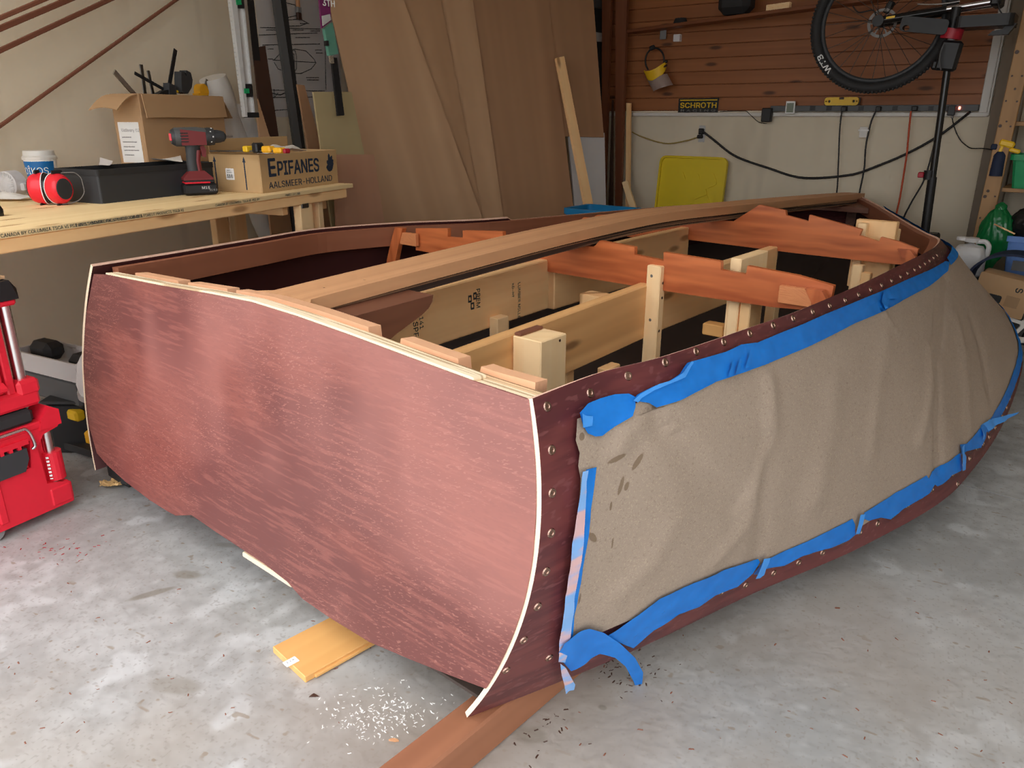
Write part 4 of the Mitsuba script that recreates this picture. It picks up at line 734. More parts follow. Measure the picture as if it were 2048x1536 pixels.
k, a, b = strap('sash_clamp', 'thin black clamp bar sloping down to the right out of the cardboard box', (269, 146), (330, 180), .014, 'black', dy=.10, ext=1.05)
k, a, b = strap('sash_clamp', 'tall black clamp bar with a bulky jaw standing in the cardboard box', (351, 99), (337, 180), .022, 'black', dy=.10)
j = inbox(358, 160, .095); jf = frame(j, m[:3, 0], UP)
jaw = affinity.scale(Polygon([(-.035, -.05), (.0, -.055), (.03, -.03), (.042, .0), (.036, .028), (.012, .036), (.006, .026), (.012, .018), (.002, .012), (-.004, .03), (-.022, .03), (-.028, .0)]), 1.15, 1.15)
part(k, 'jaw', moved(prism(jaw, .04), jf), 'charcoal'); part(k, 'jaw', moved(prism(Polygon([(-.03, -.02), (.02, -.02), (.02, .02), (-.02, .03)]), .035), frame(inbox(334, 180, .10), m[:3, 0], UP)), 'charcoal')
part(k, 'trigger', moved(prism(Polygon([(-.14, -.012), (-.02, -.01), (-.02, .012), (-.08, .008)]), .03), frame(inbox(345, 185, .10), m[:3, 0], UP)), 'black')
part(k, 'pad', moved(box(.03, .012, .02, .003), frame(inbox(350, 183, .08), m[:3, 0], UP)), 'yellow')
tm = thing('tape_measure', 'yellow and black tape measure on top of the clamps in the cardboard box', 'tape measure'); p = inbox(402, 178, .09); tf = frame(p - UP * .01, m[:3, 0], UP)
part(tm, 'case', moved(prism(unary_union([Point(0, 0).buffer(.034), sbox(-.045, -.034, .02, -.01)]), .036), tf @ frame([0, 0, -.018], [1, 0, 0], [0, 1, 0])), 'yellow_amber'); part(tm, 'band', moved(box(.062, .012, .038, .003, [.0, -.024, 0]), tf), 'black')
k, a, b = strap('sash_clamp', 'short grey clamp end behind the yellow tape measure in the cardboard box', (415, 160), (408, 190), .024, 'steel_dark', dy=.14)
solo('wood_offcut', moved(box(.03, .03, .16, .003), frame([*at(243, 235, n=m[:3, 1], p=m[:3, 3] + m[:3, 1] * .25)[:3]], m[:3, 0], m[:3, 1])), 'brown_dark', 'dark wood offcut hanging behind the left flap of the cardboard box', 'wood block')
# black case
m, w, d = boxpx((204, 408), (437, 382), (160, 394)); d = float(np.clip(d, .16, .24)); h = zat(190, 340, m[:3, 3]) - BZ
k = thing('storage_case', 'long open matte black storage case holding papers, on the bench', 'case')
o = rrect(w, d, .008, (w / 2, d / 2)); ih = affinity.scale(o, .97, .93)
part(k, 'shell', moved(cat(prism(o.difference(ih), h * .84), prism(ih, .006)), m), 'charcoal'); o2 = o.buffer(.005); part(k, 'rim', moved(shift(prism(o2.difference(ih), h * .17), 0, 0, h * .83), m), 'black_soft')
def paper(name, label, px, zz, mt, lines=True, dz=.03):
    pts = [at(*q, z=zz) for q in px]; c = np.mean(pts, 0); f_ = frame(c, m[:3, 0], m[:3, 1]); pl = [((p - c) @ f_[:3, 0], (p - c) @ f_[:3, 1]) for p in pts]; v, f = fine(Polygon(pl), .015)
    s_ = solo(name, moved(trimesh.Trimesh(np.c_[v, dz * v[:, 1] + .5 * v[:, 0] ** 2], f, process=False), f_), mt, label, 'paper'); return f_
paper('paper_sheet', 'blue tinted paper corner at the left end of the black case', [(197, 331), (201, 321), (226, 324), (218, 331)], BZ + h + .006, 'skin_tag')
m = m @ frame([0, -.05, 0], [1, 0, 0], [0, 1, 0]); pf = paper('paper_sheet', 'white printed leaflet lying in the black case beside the drill', [(302, 326), (330, 313), (358, 309), (366, 323), (340, 327)], BZ + h + .004, 'white_paper')
# drill
p = at(404, 391, z=BZ); ax = nrm(RIGHT * .86 + FWD * .52); ay = np.array([-ax[1], ax[0], 0]); dm = frame(p + ay * .035, ax, ay)
dr_ = thing('cordless_drill', 'red and black cordless drill standing on its battery on the bench edge', 'drill')
part(dr_, 'battery', moved(cat(box(.135, .078, .045, .008, [.0, 0, .026]), box(.115, .07, .014, .003, [-.0, 0, .056])), dm), 'black', label='black battery pack'); part(dr_, 'battery__band', moved(box(.10, .0795, .007, .002, [-.01, 0, .052]), dm), 'tool_red')
part(dr_, 'battery__print', cat(words('M18', .011, dm @ frame([.002, -.0396, .026], [1, 0, 0], [0, 0, 1]), .0006, True), words('XC 5.0', .007, dm @ frame([.032, -.0396, .018], [1, 0, 0], [0, 0, 1]), .0006)), 'grey_light')
part(dr_, 'foot', moved(hull([[x * (.058 if z_ < .075 else .03) - .004, y * (.034 if z_ < .075 else .02), z_] for x in (-1, 1) for y in (-1, 1) for z_ in (.062, .07, .098)]), dm), 'drill_red')
hp = np.array([[-.004, .02, .09], [-.006, .018, .11], [-.004, .017, .15], [.0, .019, .185], [.004, .022, .205]])
def ring(c, rx, ry, z_, n=20): t = np.arange(n) * 2 * np.pi / n; return np.stack([c + rx * np.cos(t), ry * np.sin(t), np.full(n, z_)], 1)
def stackrings(rs):
    n = len(rs[0]); V = np.vstack(rs + [rs[0].mean(0)[None], rs[-1].mean(0)[None]]); F = []
    for i in range(len(rs) - 1):
        for j in range(n): k_ = (j + 1) % n; F += [[i * n + j, i * n + k_, (i + 1) * n + k_], [i * n + j, (i + 1) * n + k_, (i + 1) * n + j]]
    e = (len(rs) - 1) * n
    for j in range(n): k_ = (j + 1) % n; F += [[len(V) - 2, k_, j], [len(V) - 1, e + j, e + k_]]
    return trimesh.Trimesh(V, F, process=False)
part(dr_, 'handle', moved(stackrings([ring(-.012, .026, .019, .09), ring(-.014, .024, .018, .13), ring(-.010, .025, .0185, .17), ring(-.002, .034, .022, .205)]), dm), 'charcoal', smooth=40)
part(dr_, 'handle__grip_front', moved(stackrings([ring(.008, .012, .0195, .095), ring(.006, .012, .0185, .14), ring(.013, .013, .019, .18)]), dm), 'drill_red', smooth=40)
part(dr_, 'trigger', moved(hull([[x, y, z_] for x, z_ in ((.026, .155), (.040, .15), (.044, .18), (.036, .20), (.02, .2)) for y in (-.011, .011)]), dm), 'drill_red')
bm = dm @ frame([0, 0, .235], [0, 0, 1], [0, 1, 0]) ; bm = dm @ np.array([[0, 0, 1, 0], [0, 1, 0, 0], [-1, 0, 0, .232], [0, 0, 0, 1.0]])
part(dr_, 'body', lathe([(.0, -.078), (.030, -.078), (.037, -.066), (.038, .02), (.034, .05), (0, .05)], 28, bm), 'grey_dark', smooth=35)
part(dr_, 'body__rear_cap', lathe([(0, -.086), (.026, -.084), (.034, -.072), (.034, -.066), (0, -.066)], 28, bm), 'charcoal', smooth=35); part(dr_, 'body__rear_badge', moved(box(.004, .050, .028, .002, [-.0855, 0, .232]), dm), 'hot_red')
part(dr_, 'body__red_shell', moved(cat(*[hull([[x, s_ * y, z_] for x, z_ in ((-.05, .20), (.045, .20), (.045, .25), (-.05, .262)) for y in (.030, .0385)]) for s_ in (-1, 1)]), dm), 'drill_red')
part(dr_, 'body__vents', moved(cat(*[box(.03, .002, .004, .0005, [-.038, -.039, .214 + i * .011]) for i in range(4)]), dm), 'black')
part(dr_, 'collar', lathe([(.0, .05), (.035, .05), (.036, .062), (.033, .082), (0, .082)], 28, bm), 'charcoal', smooth=35); part(dr_, 'collar__marks', moved(cat(*[box(.006, .004, .006, .001, [.066 + .008 * (i % 2), -.034 * math.cos(i * .6 - .6), .232 + .034 * math.sin(i * .6 - .6)]) for i in range(4)]), dm), 'white')
part(dr_, 'chuck', lathe([(.0, .082), (.026, .082), (.026, .10), (.020, .122), (.010, .13), (0, .13)], 24, bm), 'charcoal', smooth=35); part(dr_, 'bit', lathe([(0, .13), (.003, .13), (.003, .158), (0, .16)], 10, bm), 'steel_dark')
# earmuffs
e0 = at(106, 410, z=BZ); ef = frame(e0 + FWD * .01, RIGHT, FWD); em = thing('ear_defenders', 'red ear defenders with black cushions lying on the bench before the yoghurt tub', 'ear defenders')
def cup(cx, sgn, tilt, r=.052):
    fm = ef @ frame([cx, 0, .060], [math.cos(tilt), math.sin(tilt), 0], [-math.sin(tilt), math.cos(tilt), 0]) @ np.array([[0, 0, sgn, 0], [0, sgn, 0, 0], [-1, 0, 0, 0], [0, 0, 0, 1.0]]); S = np.diag([1.06, .82, 1, 1]); return fm @ S
for nm_, cx, sg, tl in (('ear_cup', -.010, -1, .15), ('ear_cup', .014, 1, -.55)):
    f_ = cup(cx, sg, tl); k = part(em, nm_, lathe([(.052, .008), (.053, .018), (.050, .042), (.044, .056), (.036, .062), (0, .064)], 36, f_), 'muff_red', smooth=40); q = k.split('__')[1]
    part(em, q + '__cushion', lathe([(.02, -.008), (.042, -.010), (.050, -.004), (.050, .006), (.045, .008), (.02, .008)], 36, f_), 'black_gloss', smooth=50); part(em, q + '__trim_ring', lathe([(.053, .0065), (.0545, .0075), (.0545, .0095), (.053, .0105)], 36, f_), 'white')
    part(em, q + '__back_plate', lathe([(0, .0655), (.034, .0645), (.038, .058), (.036, .056)], 36, f_), 'black_soft', smooth=40)
    part(em, q + '__yoke', moved(cat(box(.012, .05, .006, .002, [-.056, 0, .03]), box(.012, .05, .006, .002, [.056, 0, .03])), f_), 'black')
part(em, 'wire_band', tube(spline([ef @ [.03, -.01, .112, 1], ef @ [.085, .01, .118, 1], ef @ [.105, .02, .09, 1], ef @ [.108, .02, .05, 1], ef @ [.09, .0, .012, 1], ef @ [.03, -.02, .006, 1]] if False else [(ef @ np.array([*q, 1.0]))[:3] for q in ((.03, -.01, .114), (.085, .01, .116), (.108, .02, .09), (.110, .02, .05), (.09, .0, .014), (.03, -.02, .004))], 40), .0022, 8), 'steel_dark')
# yoghurt tub
t0 = at(94, 391, z=BZ); tb = thing('yoghurt_tub', 'white and blue yoghurt tub printed OIKOS standing behind the ear defenders', 'tub'); tf = frame([t0[0], t0[1], BZ], RIGHT, FWD); th_ = zat(92, 316, t0) - BZ
prof = [(0, 0), (.046, 0), (.048, .004), (.060, th_ - .002), (.058, th_ - .002), (.047, .008), (0, .006)]; part(tb, 'cup', lathe(prof, 48, tf), 'white', smooth=30)
def wrap(a0, a1, z0, z1, off): 
    return sheet(lambda u, v: np.stack([(.0482 + .012 * (z0 + (z1 - z0) * v) / th_ + off) * np.cos(a0 + (a1 - a0) * u), (.0482 + .012 * (z0 + (z1 - z0) * v) / th_ + off) * np.sin(a0 + (a1 - a0) * u), z0 + (z1 - z0) * v], -1), 40, 4)
part(tb, 'label_band', moved(wrap(-2.95, -.15, .006, th_ * .42, .0005), tf), 'navy', smooth=True); part(tb, 'label_band', moved(wrap(-2.75, -.15, th_ * .42, th_ * .93, .0006), tf), 'tub_blue', smooth=True)
def onround(text, h_, z0, a_mid, span, mt, bold=True):
    t_ = meshkit.text_mesh(text, h_, .0006, bold); b_ = t_.bounds; v = np.array(t_.vertices); t_.apply_translation([0, 0, 0]); r_ = .0492 + .012 * (z0 + v[:, 1]) / th_ + v[:, 2] + .0008; a_ = a_mid + ((v[:, 0] - b_[0][0]) / (b_[1][0] - b_[0][0]) - .5) * span
    t_.vertices = np.stack([r_ * np.cos(a_), r_ * np.sin(a_), z0 + v[:, 1]], 1); part(tb, 'print', moved(t_, tf), mt)
onround('OÎKOS', .026, th_ * .60, -1.5, 1.75, 'white_paper', False); onround('GREEK YOGURT', .005, th_ * .50, -1.5, .8, 'white_paper', False); onround('HIGH PROTEIN', .006, th_ * .26, -1.75, .65, 'white_paper'); onround('12 g', .008, th_ * .26, -1.1, .3, 'white_paper')
part(tb, 'clear_lid', lathe([(.061, th_ - .004), (.064, th_ - .004), (.064, th_ + .006), (.058, th_ + .012), (.056, th_ + .030), (.054, th_ + .031), (0, th_ + .031)], 40, tf), 'clear_plastic', smooth=30)
# things at the left edge of the bench
c = at(12, 398, z=BZ) + FWD * .06; fl = thing('filter_cup', 'white round mesh filter cup at the left edge of the bench', 'filter'); ff = frame([c[0] - .012, c[1], BZ + .052], nrm(-FWD * .8 + RIGHT * .6), UP)
ff = frame([c[0] - .012, c[1], BZ + .052], RIGHT * .9 - FWD * .3, UP); rot = ff @ np.array([[1, 0, 0, 0], [0, 1, 0, 0], [0, 0, 1, 0], [0, 0, 0, 1.0]])
part(fl, 'shell', lathe([(0, .03), (.035, .028), (.052, .018), (.053, .0), (.053, -.03), (.0, -.03)], 36, rot), 'foam_white', smooth=40); part(fl, 'mesh', moved(cat(*[box(.0015, 2 * math.sqrt(max(.048 ** 2 - x * x, 0)), .002, 0, [x, 0, .028 - .4 * x * x * 10]) for x in np.linspace(-.042, .042, 12)], *[box(2 * math.sqrt(max(.048 ** 2 - y * y, 0)), .0015, .002, 0, [0, y, .028 - .4 * y * y * 10]) for y in np.linspace(-.042, .042, 12)]), rot), 'grey_light')
part(fl, 'lug', moved(box(.02, .03, .03, .004, [.062, -.01, -.01]), rot), 'foam_white')
a = at(12, 402, z=BZ); sh = sheet(lambda u, v: np.stack([.20 * u - .12, .10 * v - .03, .012 + .028 * meshkit.fbm(np.stack([u * 4, v * 3, 0 * u], -1), 3, 8) * np.sin(np.pi * np.clip(u, 0, 1)) * np.sin(np.pi * v)], -1), 30, 16, .002); solo('paper_towel', moved(sh, frame(a, RIGHT, FWD)), 'rag', 'crumpled white paper towel on the bench beside the filter cup', 'paper towel')
a = at(0, 432, z=BZ); k = thing('black_clip', 'small black clip at the left edge of the bench top', 'clip'); part(k, 'body', lathe([(0, 0), (.014, 0), (.015, .02), (.009, .034), (0, .036)], 18, frame([a[0] - .004, a[1], BZ], RIGHT, FWD)), 'black_gloss', smooth=40); part(k, 'foot', moved(box(.03, .02, .004, .001, [0, .0, .002]), frame([a[0] - .012, a[1] - .02, BZ], RIGHT, FWD)), 'black')
# ------------------------------------------------------------------ stained mouldings leaning along the wall
for i, (a_, b_, X_, wd_) in enumerate((((0, 36), (85, 0), -3.16, .016), ((0, 57), (135, 0), -3.22, .021), ((0, 101), (217, 0), -3.28, .018), ((0, 252), (352, 0), -3.38, .013))):
    p, q = at(*a_, X=X_), at(*b_, X=X_); dd = nrm(q - p); lo = p - dd * ((p[2] - BZ - .02) / dd[2]) if i == 3 else p - dd * 1.3; hi = p + dd * (((2.02 if i == 3 else 1.97) - p[2]) / dd[2])
    woodbeam(None, 'wood_moulding', lo, hi, .018, wd_, 'brown_stick', UP, .003, top=(('topmost of the four reddish wood mouldings sloping across the beige wall', 'second from the top of the four reddish wood mouldings sloping across the beige wall', 'third from the top of the four reddish wood mouldings sloping across the beige wall', 'lowest and thinnest reddish wood moulding sloping down to the bench')[i], 'moulding', 'reddish mouldings leaning along the wall'))
# ------------------------------------------------------------------ leaning against the left wall beyond the bench
def lean(name, label, cat_, quad, n, p, th, mt, group=None, extend=(None, None), grain_along=None, part_of=None):
    """A flat board: its four corners (top left, top right, bottom right, bottom left) seen at these pixels on the plane (n, p); its sides run on to the heights in extend."""
    n = nrm(n); q = [at(*c, n=n, p=p) for c in quad]; tl, tr, br, bl = q
    def run(a, b, z): return a + (b - a) * ((z - a[2]) / (b[2] - a[2]))
    if extend[1] is not None: tl, tr = run(bl, tl, extend[1]), run(br, tr, extend[1])
    if extend[0] is not None: bl, br = run(tl, bl, extend[0]), run(tr, br, extend[0])
    ey = nrm((tl + tr) / 2 - (bl + br) / 2); ey = nrm(ey - (ey @ n) * n); ex = np.cross(ey, n); f_ = frame(bl, ex, ey)
    pl = Polygon([((c - bl) @ f_[:3, 0], (c - bl) @ f_[:3, 1]) for c in (bl, br, tr, tl)]); m = prism(pl, th); v = np.array(m.vertices); off = random.random() * 9
    uv = np.stack([v[:, 1] + off, v[:, 0] + v[:, 2] * .8 + off], 1); m = moved(m, f_)
    if part_of: return part(part_of, name, m, mt, uv=uv), f_
    return solo(name, m, mt, label, cat_, group, uv=uv), f_
NL = np.array([1.0, 0, 0])
WLX = lambda d: np.array([XL + d, 0, 0])
# boat plans pinned to the wall
k = thing('boat_plan', 'large sheet of boat drawings pinned to the beige wall behind the leaning boards', 'drawing')
q = [at(505, -40, X=XL + .004), at(660, -40, X=XL + .004), at(690, 230, X=XL + .004), at(527, 222, X=XL + .004)]
y0, y1 = q[0][1], q[2][1] - .02; z0, z1 = q[2][2] - .01, q[0][2]
part(k, 'sheet', sheet(lambda u, v: np.stack([XL + .004 + .006 * meshkit.fbm(np.stack([u * 4, v * 4, 0 * u], -1), 2, 4), y0 + (y1 - y0) * u, z0 + (z1 - z0) * v], -1), 20, 20, .001), 'paper_plan', smooth=True)
def plan_line(poly): return prism(poly, .0005, frame([XL + .0125, 0, 0], [0, 1, 0], [0, 0, 1]))
def on(x, y): w_ = at(x, y, X=XL + .0125); return (w_[1], w_[2])
ell = lambda c, rx, ry: [(c[0] + rx * math.cos(a), c[1] + ry * math.sin(a)) for a in np.linspace(0, 2 * np.pi, 48)]
LN = []
def ln(pts, w=.0040): LN.append(LineString([on(*p) for p in pts]).buffer(w / 2, cap_style=2))
ln([(548, 120), (562, 105), (590, 98), (612, 102), (628, 118), (632, 126), (622, 138), (602, 147), (580, 146), (556, 138), (548, 124)]); ln([(576, 101), (590, 101), (593, 112), (593, 138), (589, 143), (576, 142), (573, 130), (574, 108), (576, 101)], .004); ln([(545, 120), (632, 125)]); ln([(578, 108), (588, 108), (589, 136), (578, 135), (578, 108)])
ln([(518, 70), (635, 66)]); ln([(520, 55), (640, 58)]); ln([(525, 90), (640, 88)]); ln([(560, 48), (575, 40), (600, 38), (615, 46), (600, 52), (570, 52), (560, 48)]); ln([(555, 20), (570, 5), (590, 10), (600, 30), (575, 35), (555, 20)]); ln([(540, 180), (650, 182)], .004); ln([(545, 195), (640, 194)]); ln([(542, 186), (560, 190), (575, 184)], .006); ln([(548, 178), (548, 196), (556, 186)])
ln([(650, 92), (652, 180)]); ln([(530, 222), (590, 218)])
for x, y, l_ in ((612, 155, 26), (614, 160, 24), (630, 100, 14), (632, 106, 14), (585, 60, 22), (590, 75, 30), (600, 47, 18), (535, 98, 12), (620, 62, 20), (532, 60, 20), (536, 118, 10)): ln([(x, y), (x + l_, y)], .004)
part(k, 'pencil_lines', cat([plan_line(g) for g in LN]), 'ink')
p = at(594, 16, X=XL + .02); k = thing('paint_brush', 'small brush hanging on the boat drawings', 'brush'); part(k, 'handle', box(.02, .022, .14, .004, [XL + .03, p[1], p[2] + .06]), 'king_wood'); part(k, 'ferrule', box(.022, .034, .03, .003, [XL + .03, p[1], p[2] - .01]), 'grey'); part(k, 'bristles', box(.018, .034, .04, .003, [XL + .03, p[1], p[2] - .045]), 'brown_dark')
# aluminium level on the wall
lv = thing('spirit_level', 'long aluminium spirit level hanging on the wall behind the cardboard box', 'spirit level'); n_ = nrm([1, -.15, 0]); p0 = WLX(.05)
_, f_ = lean('web', None, None, [(466, 0), (484, 0), (506, 234), (486, 234)], n_, p0, .018, 'aluminium', extend=(None, 2.35), part_of=lv)
lean('flange', None, None, [(455, 0), (466, 0), (489, 234), (484, 234)], n_, p0 + n_ * .004, .03, 'grey_light', extend=(None, 2.35), part_of=lv); lean('flange', None, None, [(480, 0), (486, 0), (510, 232), (503, 232)], n_, p0 + n_ * .004, .03, 'steel', extend=(None, 2.35), part_of=lv)
lean('end_cap', None, None, [(486, 225), (509, 225), (510, 235), (487, 235)], n_, p0 + n_ * .002, .034, 'black', part_of=lv)
for y in (5, 182): 
    _, g_ = lean('vial_housing', None, None, [(466 + y * .09, y - 14), (482 + y * .09, y - 14), (484 + y * .09, y + 12), (468 + y * .09, y + 12)], n_, p0 + n_ * .015, .018, 'black', part_of=lv); lean('vial', None, None, [(470 + y * .09, y - 5), (480 + y * .09, y - 5), (481 + y * .09, y + 5), (471 + y * .09, y + 5)], n_, p0 + n_ * .03, .008, 'green', part_of=lv)
part(lv, 'scale_marks', cat(*[moved(box(.006, .0015, .0006), frame(at(458 + y * .115, y, n=n_, p=p0 + n_ * .0345), np.cross(UP, n_), UP)) for y in range(6, 230, 9)]), 'ink')
lean('black_board', 'black board leaning behind the spirit level', 'board', [(484, 0), (505, 0), (519, 128), (500, 128)], [1, -.1, .03], WLX(.035), .01, 'black', extend=(None, 2.3))
lean('brown_plank', 'dark brown board leaning on the wall under the spirit level', 'board', [(500, 98), (526, 92), (560, 320), (528, 320)], [1, -.1, .08], WLX(.10), .018, 'brown_dark', extend=(.02, None))
lean('plywood_offcut', 'narrow triangular plywood offcut beside the dark brown board', 'offcut', [(508, 200), (513, 198), (545, 300), (520, 300)], [1, -.1, .08], WLX(.16), .012, 'ply_tan', extend=(.02, None))
st = thing('steel_tube', 'long dark grey square tube leaning before the boat drawings', 'tube'); n_ = nrm([1, -.35, .06]); q0 = WLX(.22) + np.array([0, 3.9, 1.2]) * [0, 1, 1]
_, f_ = lean('face', None, None, [(543, 0), (556, 0), (598, 290), (585, 290)], n_, q0, .03, 'grey_dark', extend=(.02, 2.5), part_of=st); lean('side_face', None, None, [(556, 0), (567, 0), (605, 290), (598, 290)], n_, q0 - n_ * .002, .028, 'black', extend=(.02, 2.5), part_of=st)
lean('plywood_offcut', 'tapered plywood offcut leaning right of the dark grey tube', 'offcut', [(592, 169), (606, 171), (642, 300), (614, 300)], [1, -.1, .06], WLX(.14), .012, 'ply_brown', extend=(.02, None))
lean('hardboard_sheet', 'olive fibreboard panel leaning beside the plywood sheets', 'panel', [(624, 184), (700, 184), (728, 318), (640, 300)], [1, -.2, .06], WLX(.12), .012, 'mdf_olive', extend=(.02, None))
k, f_ = lean('black_bar', 'black flat bar hanging over the olive panel', 'bar', [(660, 116), (671, 116), (686, 231), (673, 232)], [1, -.2, .06], WLX(.20), .012, 'black', None)
lean('chrome_clip', 'small shiny clip at the top of the black flat bar', 'clip', [(657, 112), (664, 112), (666, 128), (659, 127)], [1, -.2, .06], WLX(.215), .01, 'chrome')
sw = thing('hand_saw', 'hand saw with teal handle hanging in its printed sleeve beside the plywood sheets', 'saw')
lean('sleeve', None, None, [(634, -30), (655, -30), (660, 42), (641, 57)], [1, -.2, .02], WLX(.16), .01, 'purple', part_of=sw); lean('sleeve_panel', None, None, [(643, 32), (659, 28), (661, 40), (645, 52)], [1, -.2, .02], WLX(.175), .004, 'grey_light', part_of=sw); lean('handle', None, None, [(644, 58), (660, 46), (672, 108), (654, 112)], [1, -.2, .02], WLX(.15), .02, 'teal', part_of=sw)
pt = at(650, 12, n=nrm([1, -.2, .02]), p=WLX(.172)); part(sw, 'print', words('3TH', .028, frame(pt - np.array([0, .02, 0]), np.cross(UP, nrm([1, -.2, .02])), UP), .002, True), 'white')
lean('grip_block', None, None, [(647, 82), (652, 82), (653, 92), (648, 92)], [1, -.2, .02], WLX(.16), .02, 'black', part_of=sw)
# roll of plastic sheeting leaning behind the bench's clutter
a, b = at(425, 155, X=XL + .16), at(545, 480, X=XL + .16); dd = nrm(b - a); b = a + dd * ((.01 - a[2]) / dd[2]); r_ = .075
pr = thing('plastic_roll', 'tall roll of translucent plastic sheeting leaning on the wall behind the bench', 'roll of plastic'); pth = np.linspace(0, 1, 30)[:, None]
part(pr, 'roll', tube(a + (b - a) * pth, .07 + .006 * np.sin(np.arange(30) * .9), 20), 'clear_plastic', smooth=50)
part(pr, 'loose_end', sheet(lambda u, v: a + (b - a) * (.10 + .55 * u)[:, None] + np.stack([.06 + .02 * v, .03 + .22 * v * (.3 + .7 * u), .01 * np.sin(v * 6 + u * 5)], -1), 20, 12, .002), 'clear_plastic', smooth=50)
solo('dark_tube', tube([at(585, 425, X=XL + .50) + UP * .1, at(598, 470, X=XL + .50) - UP * .3], .02, 14), 'black', 'dark tube standing below the bench beside the plastic roll', 'tube', smooth=40)

# ------------------------------------------------------------------ plywood sheets standing across the corner
NS = nrm([.81, -.587, .13]); PS = np.array([-3.0, 4.15, .9])
lean('plywood_sheet', 'pinkish plywood sheet, lowest and leftmost, standing behind the bench end', 'plywood', [(664, 309), (745, 309), (765, 440), (670, 440)], nrm([1, -.2, .06]), WLX(.20), .012, 'ply_pink', 'plywood sheets standing in the corner', extend=(.015, None))
lean('plywood_sheet', 'broad light tan plywood sheet in front of the others, leaning left', 'plywood', [(655, 0), (806, 0), (964, 437), (757, 447)], NS, PS + NS * .07, .012, 'ply_tan', 'plywood sheets standing in the corner', extend=(.015, 2.3))
lean('plywood_sheet', 'tan plywood sheet showing as a tapering strip right of the broad front sheet', 'plywood', [(700, 0), (880, 0), (964, 437), (800, 437)], NS, PS + NS * .05, .012, 'ply_mid', 'plywood sheets standing in the corner', extend=(.015, 2.3))
lean('plywood_sheet', 'tan plywood sheet with a straight dark right edge, third from the left', 'plywood', [(760, 0), (944, 0), (1005, 433), (860, 437)], NS, PS + NS * .032, .012, 'ply_tan', 'plywood sheets standing in the corner', extend=(.015, 2.3))
lean('plywood_sheet', 'wide darker brown plywood sheet behind the pine stick', 'plywood', [(900, 0), (1095, 0), (1147, 430), (960, 433)], NS, PS + NS * .014, .012, 'ply_brown', 'plywood sheets standing in the corner', extend=(.015, 2.3))
lean('plywood_sheet', 'rearmost brown plywood sheet at the right of the stack', 'plywood', [(1040, 0), (1185, 0), (1206, 275), (1080, 272)], NS, PS - NS * .004, .012, 'ply_brown', 'plywood sheets standing in the corner', extend=(None, 2.3))
lean('foam_sheet', 'white foam panel below the rearmost plywood sheet', 'panel', [(1135, 272), (1207, 266), (1210, 420), (1148, 420)], NS, PS - NS * .022, .014, 'foam_white', extend=(.015, None))
lean('pine_stick', 'pale pine stick leaning against the darker plywood sheets', 'stick', [(1109, 118), (1124, 115), (1184, 420), (1168, 420)], nrm(NS + [0, 0, .10]), PS + NS * .17, .03, 'pine', extend=(.015, None))
# cedar uprights in the corner by the back wall
for i, (x0, x1, o_, mt) in enumerate(((1206, 1224, .10, 'cedar_red'), (1226, 1232, .08, 'brown_dark'), (1233, 1256, .11, 'cedar_red'))):
    lean('cedar_board', ('left of the two tall red brown cedar boards standing in the corner', 'narrow dark board between the two tall cedar boards', 'right of the two tall red brown cedar boards, against the back wall')[i], 'board', [(x0 + 2, 0), (x1 + 2, 0), (x1 - 11, 400), (x0 + 1, 400)], WN, WB + WN * o_, .03, mt, extend=(.01, 2.55))
for i, (y0_, y1_, mt, lb) in enumerate(((-10, 18, 'grey_dark', 'dark grey box end in the gap'), (66, 84, 'grey_light', 'pale grey box end in the gap'))):
    lean('shelf_box', lb + ' between plywood and cedar boards', 'box', [(1186, y0_), (1204, y0_), (1204, y1_), (1188, y1_)], WN, WB + WN * .07, .10, mt)
lean('dark_cabinet', 'dark cabinet side in the gap between the plywood and the cedar boards', 'cabinet', [(1175, 0), (1206, 0), (1208, 420), (1180, 420)], WN, WB + WN * .035, .03, 'black_soft', extend=(.01, 2.5))
lean('pine_stick', 'short pale stick standing at the left end of the back wall', 'stick', [(1255, 206), (1263, 206), (1262, 335), (1254, 335)], WN, WB + WN * .10, .02, 'pine', extend=(.01, None))
lean('pine_stick', 'short pine offcut leaning low by the cedar boards', 'stick', [(1246, 365), (1256, 362), (1274, 415), (1262, 418)], nrm(WN + UP * .15), wb(-2.0, .5, .24), .02, 'pine_pale', extend=(.01, None))
# blue tote behind the bow
c = at(1205, 424, n=WN, p=WB + WN * 1.18); k = thing('blue_tote', 'bright blue plastic tote behind the port side of the boat', 'tote'); f_ = frame([c[0], c[1], 0], WD, UP * 0 - WN); zt = at(1205, 416, n=WN, p=WB + WN * 1.18)[2]
o = rrect(.40, .30, .03); ii = affinity.scale(o, .93, .91); part(k, 'shell', moved(cat(prism(o.difference(ii), zt - .02), prism(ii, .02)), f_), 'bright_blue'); part(k, 'rim', moved(shift(prism(o.buffer(.014).difference(ii), .035), 0, 0, zt - .035), f_), 'bright_blue')
